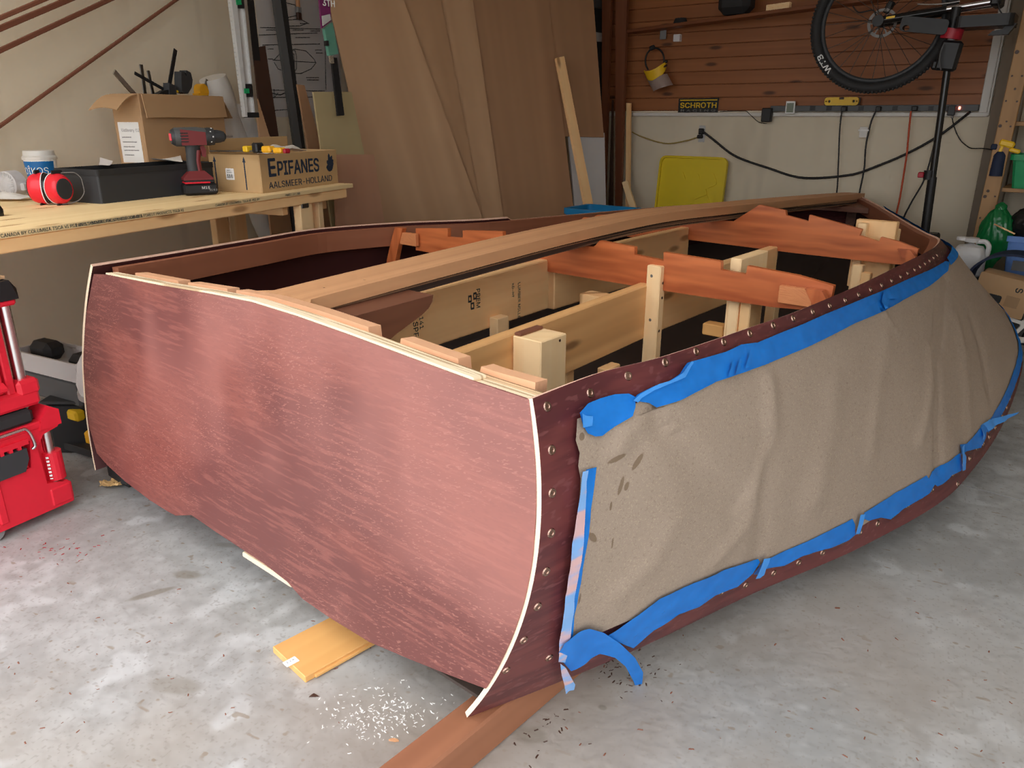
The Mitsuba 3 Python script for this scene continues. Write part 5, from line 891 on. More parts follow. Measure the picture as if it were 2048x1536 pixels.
# yellow lid leaning on the back wall on top of a crate
P0 = wall_at(1385, 363, .07); cr = thing('storage_crate', 'grey crate behind the boat under the yellow lid', 'crate'); f_ = frame(np.array([P0[0], P0[1], 0]) + WD * .07 + WN * .16, WD, -WN); zc_ = wall_at(1385, 440, .05)[2]
part(cr, 'body', moved(shift(box(.42, .30, zc_ - .03, .015), 0, 0, (zc_ - .03) / 2), f_), 'grey_dark'); part(cr, 'lid', moved(shift(box(.44, .32, .03, .008), 0, 0, zc_ - .015), f_), 'grey')
a_, b_ = wall_at(1318, 360, .07), wall_at(1452, 360, .07); lw = np.linalg.norm(b_ - a_); zt = wall_at(1385, 313, .07)[2]; lh = zt - zc_
lf = frame((a_ + b_) / 2 * [1, 1, 0] + [0, 0, zc_ + .002] + WN * .03, WD, nrm(UP - WN * .12)); yl = thing('yellow_tote_cover', 'yellow plastic tote lid standing against the back wall', 'lid')
part(yl, 'rim', prism(rrect(lw, lh, .05, (0, lh / 2)).difference(rrect(lw - .03, lh - .03, .04, (0, lh / 2))), .03, lf), 'lid_yellow'); part(yl, 'plate', prism(rrect(lw - .02, lh - .02, .045, (0, lh / 2)), .012, lf), 'lid_yellow')
part(yl, 'raised_panel', prism(unary_union([affinity.rotate(rrect(.12, .09, .015, (x * lw, y * lh)), 25) for x, y in ((-.25, .3), (-.05, .32), (.2, .28), (-.2, .62), (.03, .6), (.25, .62), (-.12, .47), (.13, .46))]), .018, lf), 'lid_yellow')

# ------------------------------------------------------------------ on the back wall
def ws(x, y, off=0.0): q = wall_at(x, y, off) - WB; return float(q @ WD), float(q[2])
def wbox(parent, name, x0, y0, x1, y1, off, th, mt, r=.003, b=.002, **kw):
    (s0, z0), (s1, z1) = ws(x0, y1, off + th), ws(x1, y0, off + th); return part(parent, name, moved(box(abs(s1 - s0), abs(z1 - z0), th, b), WF((s0 + s1) / 2, (z0 + z1) / 2, off + th / 2)), mt, **kw)
ps = thing('power_strip', 'long dark grey power strip with a red lamp along the ledge under the cedar boards', 'power strip'); wbox(ps, 'body', 1540, 209, 1958, 223, .012, .035, 'grey_dark')
for x in (1625, 1658, 1690, 1722, 1757, 1790, 1827, 1862, 1895): wbox(ps, 'outlet', x - 6, 212, x + 6, 221, .0465, .0012, 'black')
a = wall_at(1919, 216, .05); scene['lamp_red'] = {'type': 'twosided', 'bsdf': {'type': 'principled', 'base_color': rgb((.9, .12, .06)), 'roughness': .3}}
k = part(ps, 'lamp', moved(box(.012, .018, .006, .002), frame(a, WD, UP)), 'lamp_red'); scene[k]['emitter'] = {'type': 'area', 'radiance': rgb((.9, .10, .06))}
def cord(name, label, pts, r, mt, off=.03, group=None, z0=None):
    P = [wall_at(*q[:2], q[2] if len(q) > 2 else off) for q in pts]
    if z0 is not None: P.append(P[-1] * [1, 1, 0] + [0, 0, z0] + (P[-1] - P[-2]) * [1, 1, 0] * .5)
    return solo(name, tube(spline(P, 60), r, 8), mt, label, 'cable', group, smooth=True)
cords = 'power cords on the back wall'
cord('power_cable', 'leftmost of the cords hanging down from the power strip', [(1684, 222, .05), (1682, 235), (1677, 320), (1674, 380)], .0045, 'black', .05, cords, .02)
cord('power_cable', 'black cord with a white tag hanging from the power strip', [(1752, 222, .05), (1742, 245), (1732, 290), (1728, 340), (1719, 386)], .0050, 'black', .05, cords, .02)
cord('extension_cable', 'red orange extension cord hanging from the power strip', [(1822, 222, .05), (1819, 250), (1812, 320), (1800, 395), (1792, 432)], .0055, 'orange_cord', .05, cords, .02)
cord('power_cable', 'black cord hanging just left of the bike stand pole', [(1877, 222, .05), (1872, 270), (1852, 350), (1820, 410), (1806, 440)], .0050, 'black', .06, cords, .02)
cord('power_cable', 'long thick black cord sagging across the wall from the outlet to the power strip', [(1404, 262, .03), (1425, 278), (1470, 312), (1530, 334), (1610, 356), (1700, 350), (1760, 330), (1812, 308), (1880, 270), (1920, 240), (1940, 224, .045)], .0075, 'black', .022, cords)
cord('charger_cable', 'thin dark cable from the power strip past the dark wall end', [(1904, 232, .05), (1910, 258), (1925, 285), (1945, 297, .06), (1965, 297, .12), (1990, 301, .17)], .0030, 'black', .03, cords)
cord('thin_wire', 'thin wire looping along the ledge to the black adapter', [(1440, 223, .02), (1490, 222, .02), (1503, 232, .03), (1520, 245, .03), (1533, 247, .035)], .0022, 'black', .02, cords)
cord('yellow_cable', 'dirty yellow cord sagging from the outlet to the left', [(1264, 264, .02), (1290, 276), (1335, 287), (1370, 282), (1396, 274)], .0045, 'cord_yellow', .02, cords)
for i, (x, y) in enumerate(((1687, 218), (1756, 218), (1829, 217))): k = thing('plug', ('black plug of the leftmost hanging cord', 'black plug of the tagged cord', 'black plug of the red orange cord')[i] + ' in the power strip', 'plug', 'plugs in the power strip'); wbox(k, 'body', x - 6, y - 5, x + 6, y + 5, .048, .03, 'black', b=.004)
k = thing('cord_tag', 'small white label tag on the black cord below the power strip', 'tag'); wbox(k, 'paper', 1717, 254, 1736, 275, .055, .002, 'clear_plastic'); wbox(k, 'print', 1716, 259, 1738, 262, .057, .001, 'white_paper')
k = thing('power_adapter', 'black power adapter at the left end of the power strip', 'adapter'); wbox(k, 'body', 1521, 216, 1543, 244, .035, .045, 'black', b=.005)
k = thing('usb_adapter', 'black charger at the right end of the power strip', 'adapter'); wbox(k, 'body', 1893, 211, 1912, 231, .048, .03, 'charcoal', b=.004); wbox(k, 'plug', 1902, 231, 1907, 237, .055, .01, 'steel_dark')
k = thing('thermometer', 'small white thermometer with grey screen on the power strip', 'thermometer'); wbox(k, 'case', 1569, 202, 1591, 228, .047, .016, 'white', b=.004); wbox(k, 'screen', 1572, 206, 1588, 225, .063, .0012, 'screen_green', b=0)
k = thing('outlet', 'white wall outlet with a black plug below the cedar boards', 'outlet'); wbox(k, 'plate', 1396, 251, 1411, 284, 0, .006, 'grey_light'); wbox(k, 'plug', 1396, 257, 1406, 269, .006, .03, 'black', b=.005); wbox(k, 'plug', 1393, 270, 1404, 277, .006, .025, 'black', b=.005)
k = thing('torpedo_level', 'small yellow torpedo level on the power strip', 'spirit level'); s0, z0 = ws(1649, 211, .055); s1, z1 = ws(1719, 194, .055); w_, h_ = s1 - s0, z1 - z0
bd = rrect(w_, h_, h_ * .35).difference(unary_union([Point(-.36 * w_, 0).buffer(h_ * .17), Point(.36 * w_, 0).buffer(h_ * .17), affinity.translate(sbox(-.07 * w_, 0, .07 * w_, h_), 0, h_ * .22), Point(-.45 * w_, 0).buffer(h_ * .1), Point(.45 * w_, 0).buffer(h_ * .1)]))
part(k, 'body', prism(bd, .02, WF((s0 + s1) / 2, (z0 + z1) / 2, .048)), 'yellow'); part(k, 'vial', moved(box(.13 * w_, h_ * .3, .012, .002), WF((s0 + s1) / 2, (z0 + z1) / 2 + h_ * .32, .056)), 'brown_dark'); part(k, 'backing', moved(box(w_ * 1.06, h_ * .9, .004, .001), WF((s0 + s1) / 2, (z0 + z1) / 2, .0455)), 'black')
k = thing('sticker_sign', 'black and yellow sticker reading SCHROTH RACING on the cedar boards', 'sign'); s0, z0 = ws(1356, 225, .016); s1, z1 = ws(1438, 196, .016); w_, h_ = s1 - s0, z1 - z0; sg = lambda x, z, o=.0185: WF(s0 + x * w_, z0 + z * h_, o)
part(k, 'plate', moved(box(w_, h_, .003, .0005), WF((s0 + s1) / 2, (z0 + z1) / 2, .0165)), 'black'); part(k, 'stripe', moved(box(w_ * .93, h_ * .07, .001), WF((s0 + s1) / 2, z0 + h_ * .87, .0185)), 'yellow'); part(k, 'print', words('SCHROTH', h_ * .36, sg(.04, .33), .001, True, w_ * .92), 'yellow'); part(k, 'print', words('R A C I N G', h_ * .16, sg(.06, .06), .001, False, w_ * .88), 'grey')
# long sloping shelf on brackets
q0, q1 = wall_at(1262, 64, .06), wall_at(1640, 14, .30); k = thing('wall_shelf', 'long cedar shelf plank on grey brackets across the cedar boards', 'shelf')
woodbeam(k, 'plank', q0, q1 + (q1 - q0) * .55, .13, .022, 'cedar_red', UP, .003)
for x, y in ((1330, 68), (1472, 25)): p = wall_at(x, y, .02); part(k, 'bracket', cat(moved(box(.05, .075, .004, .001), frame(p + WN * .03, WD, UP)), moved(box(.05, .004, .12, .001), frame(p + WN * .06 + UP * .04, WD, UP))), 'grey', label='grey metal bracket')
p = wall_at(1355, 76, .03); solo('junction_box', moved(box(.052, .05, .04, .004), frame(p, WD, UP)), 'skin_tag', 'small pale box under the cedar shelf beside the face shield', 'box')
p = q0 + (q1 - q0) * .30; solo('cap', moved(hull(np.vstack([[[.055 * math.cos(a), .045 * math.sin(a), 0], [.04 * math.cos(a), .03 * math.sin(a), .035]] for a in np.linspace(0, 6.2, 14)] )), frame(p + UP * .012, WD, WN * -1)), 'black_soft', 'small black cap lying on the cedar shelf', 'cap')
p = at(1568, 10, n=WN, p=WB + WN * .26); solo('wood_block', moved(box(.16, .04, .035, .003), frame(q0 + (q1 - q0) * .81 + UP * .032, q1 - q0, UP)), 'pine_pale', 'pale wood block standing on the cedar shelf', 'wood block')
p = at(1460, 3, n=WN, p=WB + WN * .2); solo('dark_bag', moved(box(.22, .16, .16, .04), frame(q0 + (q1 - q0) * .60 + UP * .10, WD, UP)), 'black_soft', 'dark bag on the cedar shelf at the top of the frame', 'bag')
# face shield hanging from the shelf
fs = thing('face_shield', 'yellow brimmed face shield with clear visor hanging on the cedar boards', 'face shield'); c = wall_at(1312, 135, .10); fx = frame(c, nrm(WD * .95 + UP * .28), nrm(UP * .95 - WD * .28))
t_ = np.linspace(-.1, np.pi + .1, 24)
part(fs, 'brow_guard', moved(sheet(lambda u, v: np.stack([.092 * np.cos(np.pi * (1 - u)) * (1 - .12 * v), -.005 - .085 * np.sin(np.pi * u) ** .75 * v + .02 * np.cos(2 * np.pi * u) * (1 - v) * .8, .075 * np.sin(np.pi * u) * (1 - .25 * v)], -1), 40, 10, .003), fx), 'yellow', smooth=True)
part(fs, 'headband', tube([(fx @ np.array([.075 * math.cos(a), .06 + .085 * math.sin(a) * 1.0 - .01, .0, 1]))[:3] for a in np.linspace(-.55, np.pi + .55, 40)], .006, 8), 'black', smooth=True); part(fs, 'headband__pad', tube([(fx @ np.array([.085 * math.cos(a), -.01 - .02 * math.sin(a), .055 * math.sin(a), 1]))[:3] for a in np.linspace(.1, np.pi - .1, 24)], .010, 8), 'brown_dark', smooth=True)
part(fs, 'knob', moved(cat(lathe([(0, 0), (.012, 0), (.010, .012), (0, .012)], 16), ), fx @ frame([.092, .01, .02], [0, 1, 0], [0, 0, 1])), 'black'); part(fs, 'knob', moved(box(.04, .03, .02, .004), fx @ frame([-.0, .14, -.0], [1, 0, 0], [0, 1, 0])), 'black')
part(fs, 'visor', moved(sheet(lambda u, v: np.stack([.082 * np.cos(np.pi * (1 - u)) * .95 + .03 * v, -.07 - .09 * v, .055 * np.sin(np.pi * u) + .004], -1), 24, 6, .0015), fx), 'visor_film', smooth=True)
# ------------------------------------------------------------------ bicycle held in a work stand before the back wall
OB = .50
hub = wall_at(1763, 44, OB); R_ = float(np.linalg.norm((wall_at(1628, 36, OB) - hub) * [1, 1, 1])) * .995
wn2 = nrm(WN + .10 * WD + .08 * UP); wx = nrm(np.cross(UP, wn2)); wx = wx if wx @ WD > 0 else -wx; wy = np.cross(wn2, wx)
WM = frame(hub, wx, wy); bk = thing('mountain_bike', 'black mountain bike hung in a work stand, its front wheel before the cedar boards', 'bicycle')
def torus(R1, r1, n=96, k=14, m=None, sq=1.0):
    th = np.arange(n) * 2 * np.pi / n; ph = np.arange(k) * 2 * np.pi / k
    V = np.stack([((R1 + r1 * np.cos(ph)[None]) * np.cos(th)[:, None]), ((R1 + r1 * np.cos(ph)[None]) * np.sin(th)[:, None]), np.broadcast_to(sq * r1 * np.sin(ph)[None], (n, k))], -1).reshape(-1, 3); F = []
    i, j = np.meshgrid(np.arange(n), np.arange(k), indexing='ij'); i, j = i.ravel(), j.ravel(); a, b, c, d = i * k + j, ((i + 1) % n) * k + j, ((i + 1) % n) * k + (j + 1) % k, i * k + (j + 1) % k
    m_ = trimesh.Trimesh(V, np.vstack([np.stack([a, b, c], 1), np.stack([a, c, d], 1)]), process=False); return m_ if m is None else moved(m_, m)
part(bk, 'wheel', torus(R_ - .030, .029, m=WM), 'black_soft', smooth=True, label='black front wheel')
kn = []
for i in range(110):
    a = i * 2 * np.pi / 110
    for z_ in ((-.014, .004, .020) if i % 2 else (-.020, -.004, .014)): kn.append(moved(box(.011, .009, .007, .001, [R_ - .002 - abs(z_) * .25, 0, z_]), WM @ frame([0, 0, 0], [math.cos(a), math.sin(a), 0], [-math.sin(a), math.cos(a), 0])))
part(bk, 'wheel__tread_knobs', cat(kn), 'black_soft', kind='stuff')
part(bk, 'wheel__rim', torus(R_ - .068, .013, m=WM, sq=.9), 'charcoal', smooth=True); part(bk, 'wheel__hub', lathe([(0, -.05), (.012, -.05), (.024, -.03), (.012, -.02), (.012, .02), (.024, .03), (.012, .05), (0, .05)], 20, WM), 'black', smooth=40)
for i in range(28):
    a = i * 2 * np.pi / 28; da = (.28 if i % 4 < 2 else -.28); z_ = .028 if i % 2 else -.028
    part(bk, 'wheel__spoke', moved(tube([(.022 * math.cos(a + da * 4), .022 * math.sin(a + da * 4), z_), ((R_ - .078) * math.cos(a), (R_ - .078) * math.sin(a), 0)], .0017, 5, False), WM), 'spoke')
t_ = meshkit.text_mesh('WTB', .030, .001, True); v = np.array(t_.vertices); tw = np.ptp(v[:, 0]); a0 = math.radians(236); rr = R_ - .052 + 0 * v[:, 1]
ang = math.radians(204) + (tw - v[:, 0]) / (R_ - .03) * 1.35; rad = R_ - .012 - v[:, 1] * 1.05; t_.vertices = np.stack([rad * np.cos(ang), rad * np.sin(ang), .0285 - 14 * (rad - R_ + .030) ** 2 + v[:, 2]], 1)
ang = math.radians(209) + (tw - v[:, 0]) / (R_ - .03) * 1.3
rad = R_ - .046 + v[:, 1] * 1.0; t_.vertices = np.stack([rad * np.cos(ang), rad * np.sin(ang), .0292 - 14 * (rad - R_ + .030) ** 2 + v[:, 2]], 1); part(bk, 'wheel__print', moved(t_, WM), 'white')
part(bk, 'disc_rotor', moved(prism(Point(0, 0).buffer(.078).difference(Point(0, 0).buffer(.062)).union(unary_union([affinity.rotate(sbox(.01, -.004, .066, .004), a, origin=(0, 0)) for a in range(0, 360, 60)])), .002), WM @ frame([0, 0, -.034], [1, 0, 0], [0, 1, 0])), 'steel_dark')
def wp(x, y, o): return wall_at(x, y, o)
for o_, nm_ in ((OB + .06, 'fork_leg'), (OB - .06, 'fork_leg')):
    k1 = np.array(hub + WN * (o_ - OB)); q = wp(1905, 20, OB) - hub; part(bk, nm_, tube([k1 - q * .08, k1, k1 + q * .95], [.024, .022, .019], 14), 'black_gloss', smooth=40); e = wp(1990, 5, OB) - hub
    part(bk, nm_ + '__stanchion', tube([k1 + q * .93, k1 + e * .98], .0165, 14), 'chrome', smooth=40)
e = wp(1995, 4, OB); part(bk, 'fork_crown', beam(e - WN * .085, e + WN * .085, .05, .05, UP, .01), 'black'); part(bk, 'dropout', lathe([(0, -.012), (.03, -.012), (.03, .012), (0, .012)], 20, frame(hub + WN * .075, WD, UP)), 'black', smooth=40)
part(bk, 'brake_caliper', beam(hub - WN * .06 + UP * .05, hub - WN * .06 + UP * .11 + WD * .03, .035, .04, WN, .006), 'black'); part(bk, 'decal', beam(wp(1772, 36, OB + .085), wp(1790, 33, OB + .085), .001, .012, UP, 0), 'yellow')
h1 = e + UP * .16 - WD * .03; part(bk, 'head_tube', tube([e, h1], .027, 14), 'black_gloss', smooth=40); part(bk, 'down_tube', tube([e + (h1 - e) * .3, wp(1700, -160, OB), wp(1500, -330, OB)], .026, 14), 'deep_red', smooth=40); part(bk, 'top_tube', tube([h1, wp(1640, -330, OB)], .020, 14), 'black_gloss', smooth=40)
part(bk, 'fender', tube(spline([wp(1835, 8, OB + .03), wp(1880, 8, OB + .04), wp(1920, 2, OB + .04)], 10), [.004] * 10, 8), 'steel'); part(bk, 'brake_hose', tube(spline([wp(1706, 12, OB), wp(1720, 25, OB), wp(1745, 20, OB - .02), wp(1752, 36, OB - .03)], 24), .0035, 8), 'black', smooth=True)
bs = thing('bike_stand', 'black bicycle work stand with a red collar and a tool tray behind the bow', 'bike stand'); OS = .60
pb, pt_ = wp(1850, 462, OS), wp(1894, 142, OS); dd = nrm(pt_ - pb); foot = pb + dd * ((.10 - pb[2]) / dd[2])
part(bs, 'pole', tube([foot, pt_ + dd * .12], .0185, 18), 'black_gloss', smooth=40, label='black pole'); part(bs, 'pole__lower_sleeve', tube([foot, pb + dd * .30], .024, 18), 'black', smooth=40)
c = wp(1858, 350, OS); part(bs, 'pole__lock_collar', tube([c - dd * .025, c + dd * .025], .028, 16), 'black', smooth=40); part(bs, 'pole__lock_knob', moved(box(.03, .03, .035, .004), frame(c - WD * .038 + WN * .012, WD, UP)), 'deep_red')
for a in (70, 180, 265): 
    u_ = WD * math.cos(math.radians(a)) - WN * math.sin(math.radians(a)); part(bs, 'leg', tube([foot + dd * .30, foot * [1, 1, 0] + UP * .02 + u_ * .22], .014, 10), 'black', smooth=40)
part(bs, 'base_joint', moved(box(.15, .10, .045, .01), frame(pb - dd * .03, WD, WN)), 'black')
c = wp(1898, 112, OS); part(bs, 'clamp_head', moved(cat(box(.10, .15, .07, .012), box(.12, .05, .05, .01, [-.01, -.05, 0])), frame(c, nrm(WD - UP * .12), UP)), 'black', label='black clamp head'); part(bs, 'clamp_head__lever', tube(spline([wp(1882, 140, OS + .06), wp(1880, 110, OS + .07), wp(1888, 88, OS + .06)], 14), .004, 8), 'grey_dark', smooth=True)
c = wp(1904, 68, OS); part(bs, 'collar', tube([c - UP * .024 - WD * .004, c + UP * .026 + WD * .004], .052, 24), 'deep_red', smooth=40, label='red collar'); part(bs, 'collar__neck', tube([c - UP * .05, c - UP * .02], .018, 12), 'grey', smooth=40); part(bs, 'upper_neck', tube([c + UP * .02, c + UP * .13], .024, 14), 'black', smooth=40)
a, b, c2, d2 = wp(1912, 38, OS), wp(2027, 36, OS), wp(2010, 64, OS), wp(1930, 60, OS)
tr = thing('tool_tray', 'black tool tray reaching right from the bike stand', 'tray'); tl = np.linalg.norm(b - a); tf = frame(a + (b - a) * .55 - UP * .045, WD, -WN)
oo = rrect(tl * 1.0, .22, .03); part(tr, 'tray', moved(cat(prism(oo.difference(oo.buffer(-.006)), .055), prism(oo, .005)), tf), 'black'); part(tr, 'tray_liner', moved(shift(prism(oo.buffer(-.008), .003), 0, 0, .048), tf), 'mauve')
part(tr, 'hook', moved(prism(Polygon([(0, 0), (.09, 0), (.12, .05), (.08, .05), (.06, .025), (.02, .02)]), .05), frame(c2 - WD * .07 - UP * .015, WD, UP)), 'black')
a, b = wp(1806, 40, OS), wp(1902, 40, OS); ar = rrect(np.linalg.norm(b - a), .075, .02).difference(affinity.translate(affinity.scale(Point(0, 0).buffer(.014), 1.3, 1), -.085, -.02))
part(bs, 'clamp_jaw', moved(prism(ar, .05), frame((a + b) / 2 - UP * .03, nrm(b - a - UP * .02), UP)), 'black'); 
solo('brake_cable', tube(spline([wp(1996, -20, OS), wp(1997, 12, OS), wp(2003, 26, OS), wp(2014, 33, OS)], 20), .003, 8), 'black', 'thin black cable curving down to the tool tray', 'cable', smooth=True)

# ------------------------------------------------------------------ storage on the right
so = .42; sh_ = thing('storage_shelf', 'pine storage shelf with a drilled upright at the right edge', 'shelf')
tl, tr_, bl, br = wall_at(2037, 60, so), wall_at(2075, 60, so), wall_at(1941, 500, so), wall_at(1973, 500, so)
def ext(a, b, z): return a + (b - a) * ((z - a[2]) / (b[2] - a[2]))
p0, p1 = ext((bl + br) / 2, (tl + tr_) / 2, .01), ext((bl + br) / 2, (tl + tr_) / 2, 2.2); wpost = float(np.linalg.norm(br - bl)); px_ = nrm(p1 - p0)
woodbeam(sh_, 'upright', p0, p1, .034, wpost, 'shelf_wood', nrm(WD - (WD @ px_) * px_), .003, label='drilled pine upright')
for x, y, r_ in ((2034, 104, .010), (2024, 152, .005), (2044, 152, .005), (2030, 178, .006), (2012, 202, .005), (2034, 203, .005), (2013, 243, .005), (2000, 252, .009), (2021, 253, .005), (1990, 320, .005), (1981, 346, .006), (2001, 347, .006), (1970, 393, .009), (1976, 382, .008), (1990, 393, .005), (1960, 436, .005), (1950, 480, .004), (1968, 482, .005)):
    q = at(x, y, n=WN, p=WB + WN * (so + .0172)); part(sh_, 'bolt_hole', moved(lathe([(0, 0), (r_, 0), (r_ * .9, .001), (0, .001)], 12), frame(q, WD, UP)), 'brown_dark')
for y_, o_ in ((243, 0), (375, 0)):
    q = wall_at(2000, y_, so - .03); z_ = q[2]; s_ = (q - WB) @ WD; wood(sh_, 'board', box(1.1, .34, .022, .002), 'shelf_wood', WF(s_ + .56, z_ - .012, so - .20) @ np.array([[1, 0, 0, 0], [0, 0, 1, 0], [0, -1, 0, 0], [0, 0, 0, 1.0]]))
part(sh_, 'upright', moved(box(.09, 2.2, .034, .003), WF(1.75, 1.1, so)), 'pine'); part(sh_, 'back_panel', moved(box(1.3, 2.0, .01), WF(1.0, 1.0, .12)), 'black_soft')
def tub(k, name, c, wx_, dy_, h_, mt, taper=.86, rim=.012, face=WD, back=-WN):
    f_ = frame(c, face, back); o0, o1 = rrect(wx_ * taper, dy_ * taper, .02), rrect(wx_, dy_, .02)
    n_ = 48; s0 = np.linspace(0, o0.length, n_, endpoint=False); r0 = np.array([o0.exterior.interpolate(s / o0.length, normalized=True).coords[0] for s in s0]); r1 = np.array([o1.exterior.interpolate(s / o0.length, normalized=True).coords[0] for s in s0])
    rs = [np.c_[r0, np.zeros(n_)], np.c_[r1, np.full(n_, h_)], np.c_[r1 * .95, np.full(n_, h_)], np.c_[r0 * .93, np.full(n_, .006)]]; part(k, name, moved(stackrings(rs), f_), mt, smooth=30)
    part(k, 'rim', moved(shift(prism(o1.buffer(rim).difference(affinity.scale(o1, .95, .95)), .03), 0, 0, h_ - .03), f_), mt)
sO = so - .14; q = wall_at(2014, 385, so - .03); z2 = ext(q, q + UP, 0)[2]; zsh = wall_at(2000, 375, so - .03)[2]
gl = wall_at(2018, 350, sO + .12); gt = wall_at(2013, 308, sO + .12)[2]; k = thing('green_tote', 'green plastic tote on the shelf under the yellow spray bottle', 'tote'); tub(k, 'shell', np.array([gl[0], gl[1], zsh]) + WD * .17 - WN * .10, .34, .24, gt - zsh, 'green')
sp = thing('spray_bottle', 'spray bottle with a yellow trigger head standing by the drilled upright', 'spray bottle'); c = wall_at(2012, 292, sO + .15)
part(sp, 'trigger_head', moved(cat(box(.075, .035, .035, .008, [0, .012, 0]), box(.055, .022, .025, .006, [.05, -.012, 0]), box(.02, .06, .02, .005, [-.015, -.02, 0])), frame(c, nrm(WD - UP * .25), UP)), 'yellow'); part(sp, 'bottle', tube([c - UP * .03 - WD * .02, c - UP * .05 - WD * .02, c - UP * .16 - WD * .02], [.016, .03, .034], 18), 'navy', smooth=40); part(sp, 'nozzle', moved(box(.03, .03, .03, .005), frame(c - WD * .055 + UP * -.005, WD, UP)), 'navy')
# bags and things below the shelf
def blob(c, rx, ry, rz, seed, amp=.18, sub=4, drop=0.0, fold=9.0):
    s_ = trimesh.creation.icosphere(sub); v = np.array(s_.vertices); nz = meshkit.fbm(v * 2.2 + seed, 4, seed); fd = np.abs(np.sin(fold * (np.arctan2(v[:, 1], v[:, 0]) + 1.2 * nz))) * .06
    r_ = 1 + amp * (nz - .5) * 2 + fd; v = v * r_[:, None]; v[:, :2] *= (1 - drop * np.clip(-v[:, 2:], 0, 1)); s_.vertices = v * [rx, ry, rz]; return moved(s_, frame(c, WD, -WN))
c = wall_at(1992, 462, so + .10); gb = thing('green_bag', 'shiny green plastic bag hanging beside the drilled upright', 'plastic bag'); part(gb, 'bag', blob(c - UP * .05, .085, .06, .17, 3, .14, 4, .65, 7), 'green_film', smooth=True); part(gb, 'knot', blob(c + UP * .12, .028, .025, .035, 5, .2, 3), 'green_film', smooth=True)
woodbeam(None, 'stick', wall_at(1988, 448, so + .20), wall_at(2030, 468, so + .20), .008, .008, 'pine', UP, .001, top=('thin wooden stick with a white tip poking past the green bag', 'stick')); 
c = wall_at(2046, 438, so + .05); solo('garbage_bag', blob(c + WD * .07 - UP * .03, .13, .12, .105, 8, .16, 4, 0, 11), 'black_gloss', 'black garbage bag behind the green bag at the right edge', 'garbage bag', smooth=True)
k = thing('blue_bin', 'light blue plastic bin below the black garbage bag', 'bin'); c = wall_at(2040, 505, so + .06); tub(k, 'shell', np.array([c[0], c[1], .30]) + WD * .10 - WN * .05, .34, .26, wall_at(2020, 468, so + .06)[2] - .30, 'bin_blue'); solo('plastic_drum', lathe([(0, 0), (.17, 0), (.18, .02), (.18, .28), (.16, .298), (0, .298)], 28, frame(np.array([c[0], c[1], 0]) + WD * .10 - WN * .05, WD, -WN)), 'grey_dark', 'dark drum on the floor under the light blue bin', 'drum', smooth=35)
c = wall_at(1935, 524, .80); jg = thing('plastic_jug', 'translucent white plastic jug standing behind the bow near the cardboard carton', 'jug'); jz = wall_at(1935, 548, .80)[2]
jf = frame([c[0], c[1], jz], WD, -WN); part(jg, 'body', moved(stackrings([np.c_[np.array(rrect(a_, b_, .03).exterior.coords)[:-1][:20], np.full(20, z_)] for a_, b_, z_ in ((.15, .13, 0), (.16, .14, .01), (.16, .14, .11), (.12, .10, .15), (.05, .05, .175), (.05, .05, .195))]), jf), 'jug', smooth=40)
part(jg, 'handle', tube(spline([(jf @ np.array([*q, 1.0]))[:3] for q in ((.02, 0, .175), (.06, 0, .18), (.085, 0, .15), (.08, 0, .10))], 20), .013, 10), 'jug', smooth=True); part(jg, 'cap', lathe([(0, .19), (.028, .19), (.028, .205), (0, .205)], 18, jf @ frame([-.045, 0, -.01], [1, 0, 0], [0, 1, 0])), 'white')
solo('side_table', cat(moved(box(.24, .22, .03, .005), frame([c[0] - .04, c[1], jz - .0155], WD, -WN)), *[moved(box(.03, .03, jz - .03, .003), frame([c[0] - .04, c[1], (jz - .03) / 2], WD, -WN) @ frame([sx * .09, sy * .085, 0], [1, 0, 0], [0, 1, 0])) for sx in (-1, 1) for sy in (-1, 1)]), 'black_soft', 'low dark stool under the white jug', 'stool')
# pushchair with its navy hood behind the bow
po = .95; pc = thing('pushchair', 'folded dark pushchair with navy hood and white wheel at the right edge', 'pushchair')
c = wall_at(2022, 560, po); part(pc, 'hood', moved(sheet(lambda u, v: np.stack([.20 * np.cos(np.pi * (1 - u)) * (1 - .1 * v), .17 * np.sin(np.pi * u) ** .9, -.16 * v], -1), 40, 10, .012), frame(c - UP * .03, WD, UP) @ np.array([[1, 0, 0, 0], [0, 1, 0, 0], [0, 0, 1, .06], [0, 0, 0, 1.0]])), 'navy', smooth=40)
part(pc, 'hood__window', moved(sheet(lambda u, v: np.stack([.07 * (u - .5) * 2, .02 + .05 * v, .002 + .01 * np.sin(u * 3)], -1), 10, 6, .003), frame(c + UP * .03 + WN * .0 + WD * .06, WD, UP)), 'grey_dark'); part(pc, 'seat', moved(box(.36, .14, .16, .03), frame(c - UP * .10 - WN * .08, WD, UP)), 'navy')
wc = wall_at(2050, 648, po + .10); wr = .085; wfm = frame(wc, nrm(WD - WN * .35), UP); part(pc, 'wheel', torus(wr, .017, 48, 12, wfm), 'white_rubber', smooth=True, label='white wheel'); part(pc, 'wheel__tyre', torus(wr + .014, .012, 48, 10, wfm), 'black_soft', smooth=True)
part(pc, 'wheel__spokes', moved(prism(unary_union([affinity.rotate(sbox(0, -.009, wr, .009), a, origin=(0, 0)) for a in range(20, 380, 72)] + [Point(0, 0).buffer(.022)]), .012), wfm @ frame([0, 0, -.006], [1, 0, 0], [0, 1, 0])), 'white_rubber')
for dx_ in (-.30, .0): part(pc, 'frame_tube', tube([c + WD * (dx_ + .16) - UP * .12 - WN * .05, np.array([wc[0], wc[1], .0]) + WD * (dx_) + UP * .1 - WN * .06], .012, 10), 'black', smooth=True)
part(pc, 'wheel', torus(.085, .02, 40, 12, frame(np.array([wc[0], wc[1], wc[2]]) - WD * .30 - WN * .12, WD, UP)), 'black_soft', smooth=True)
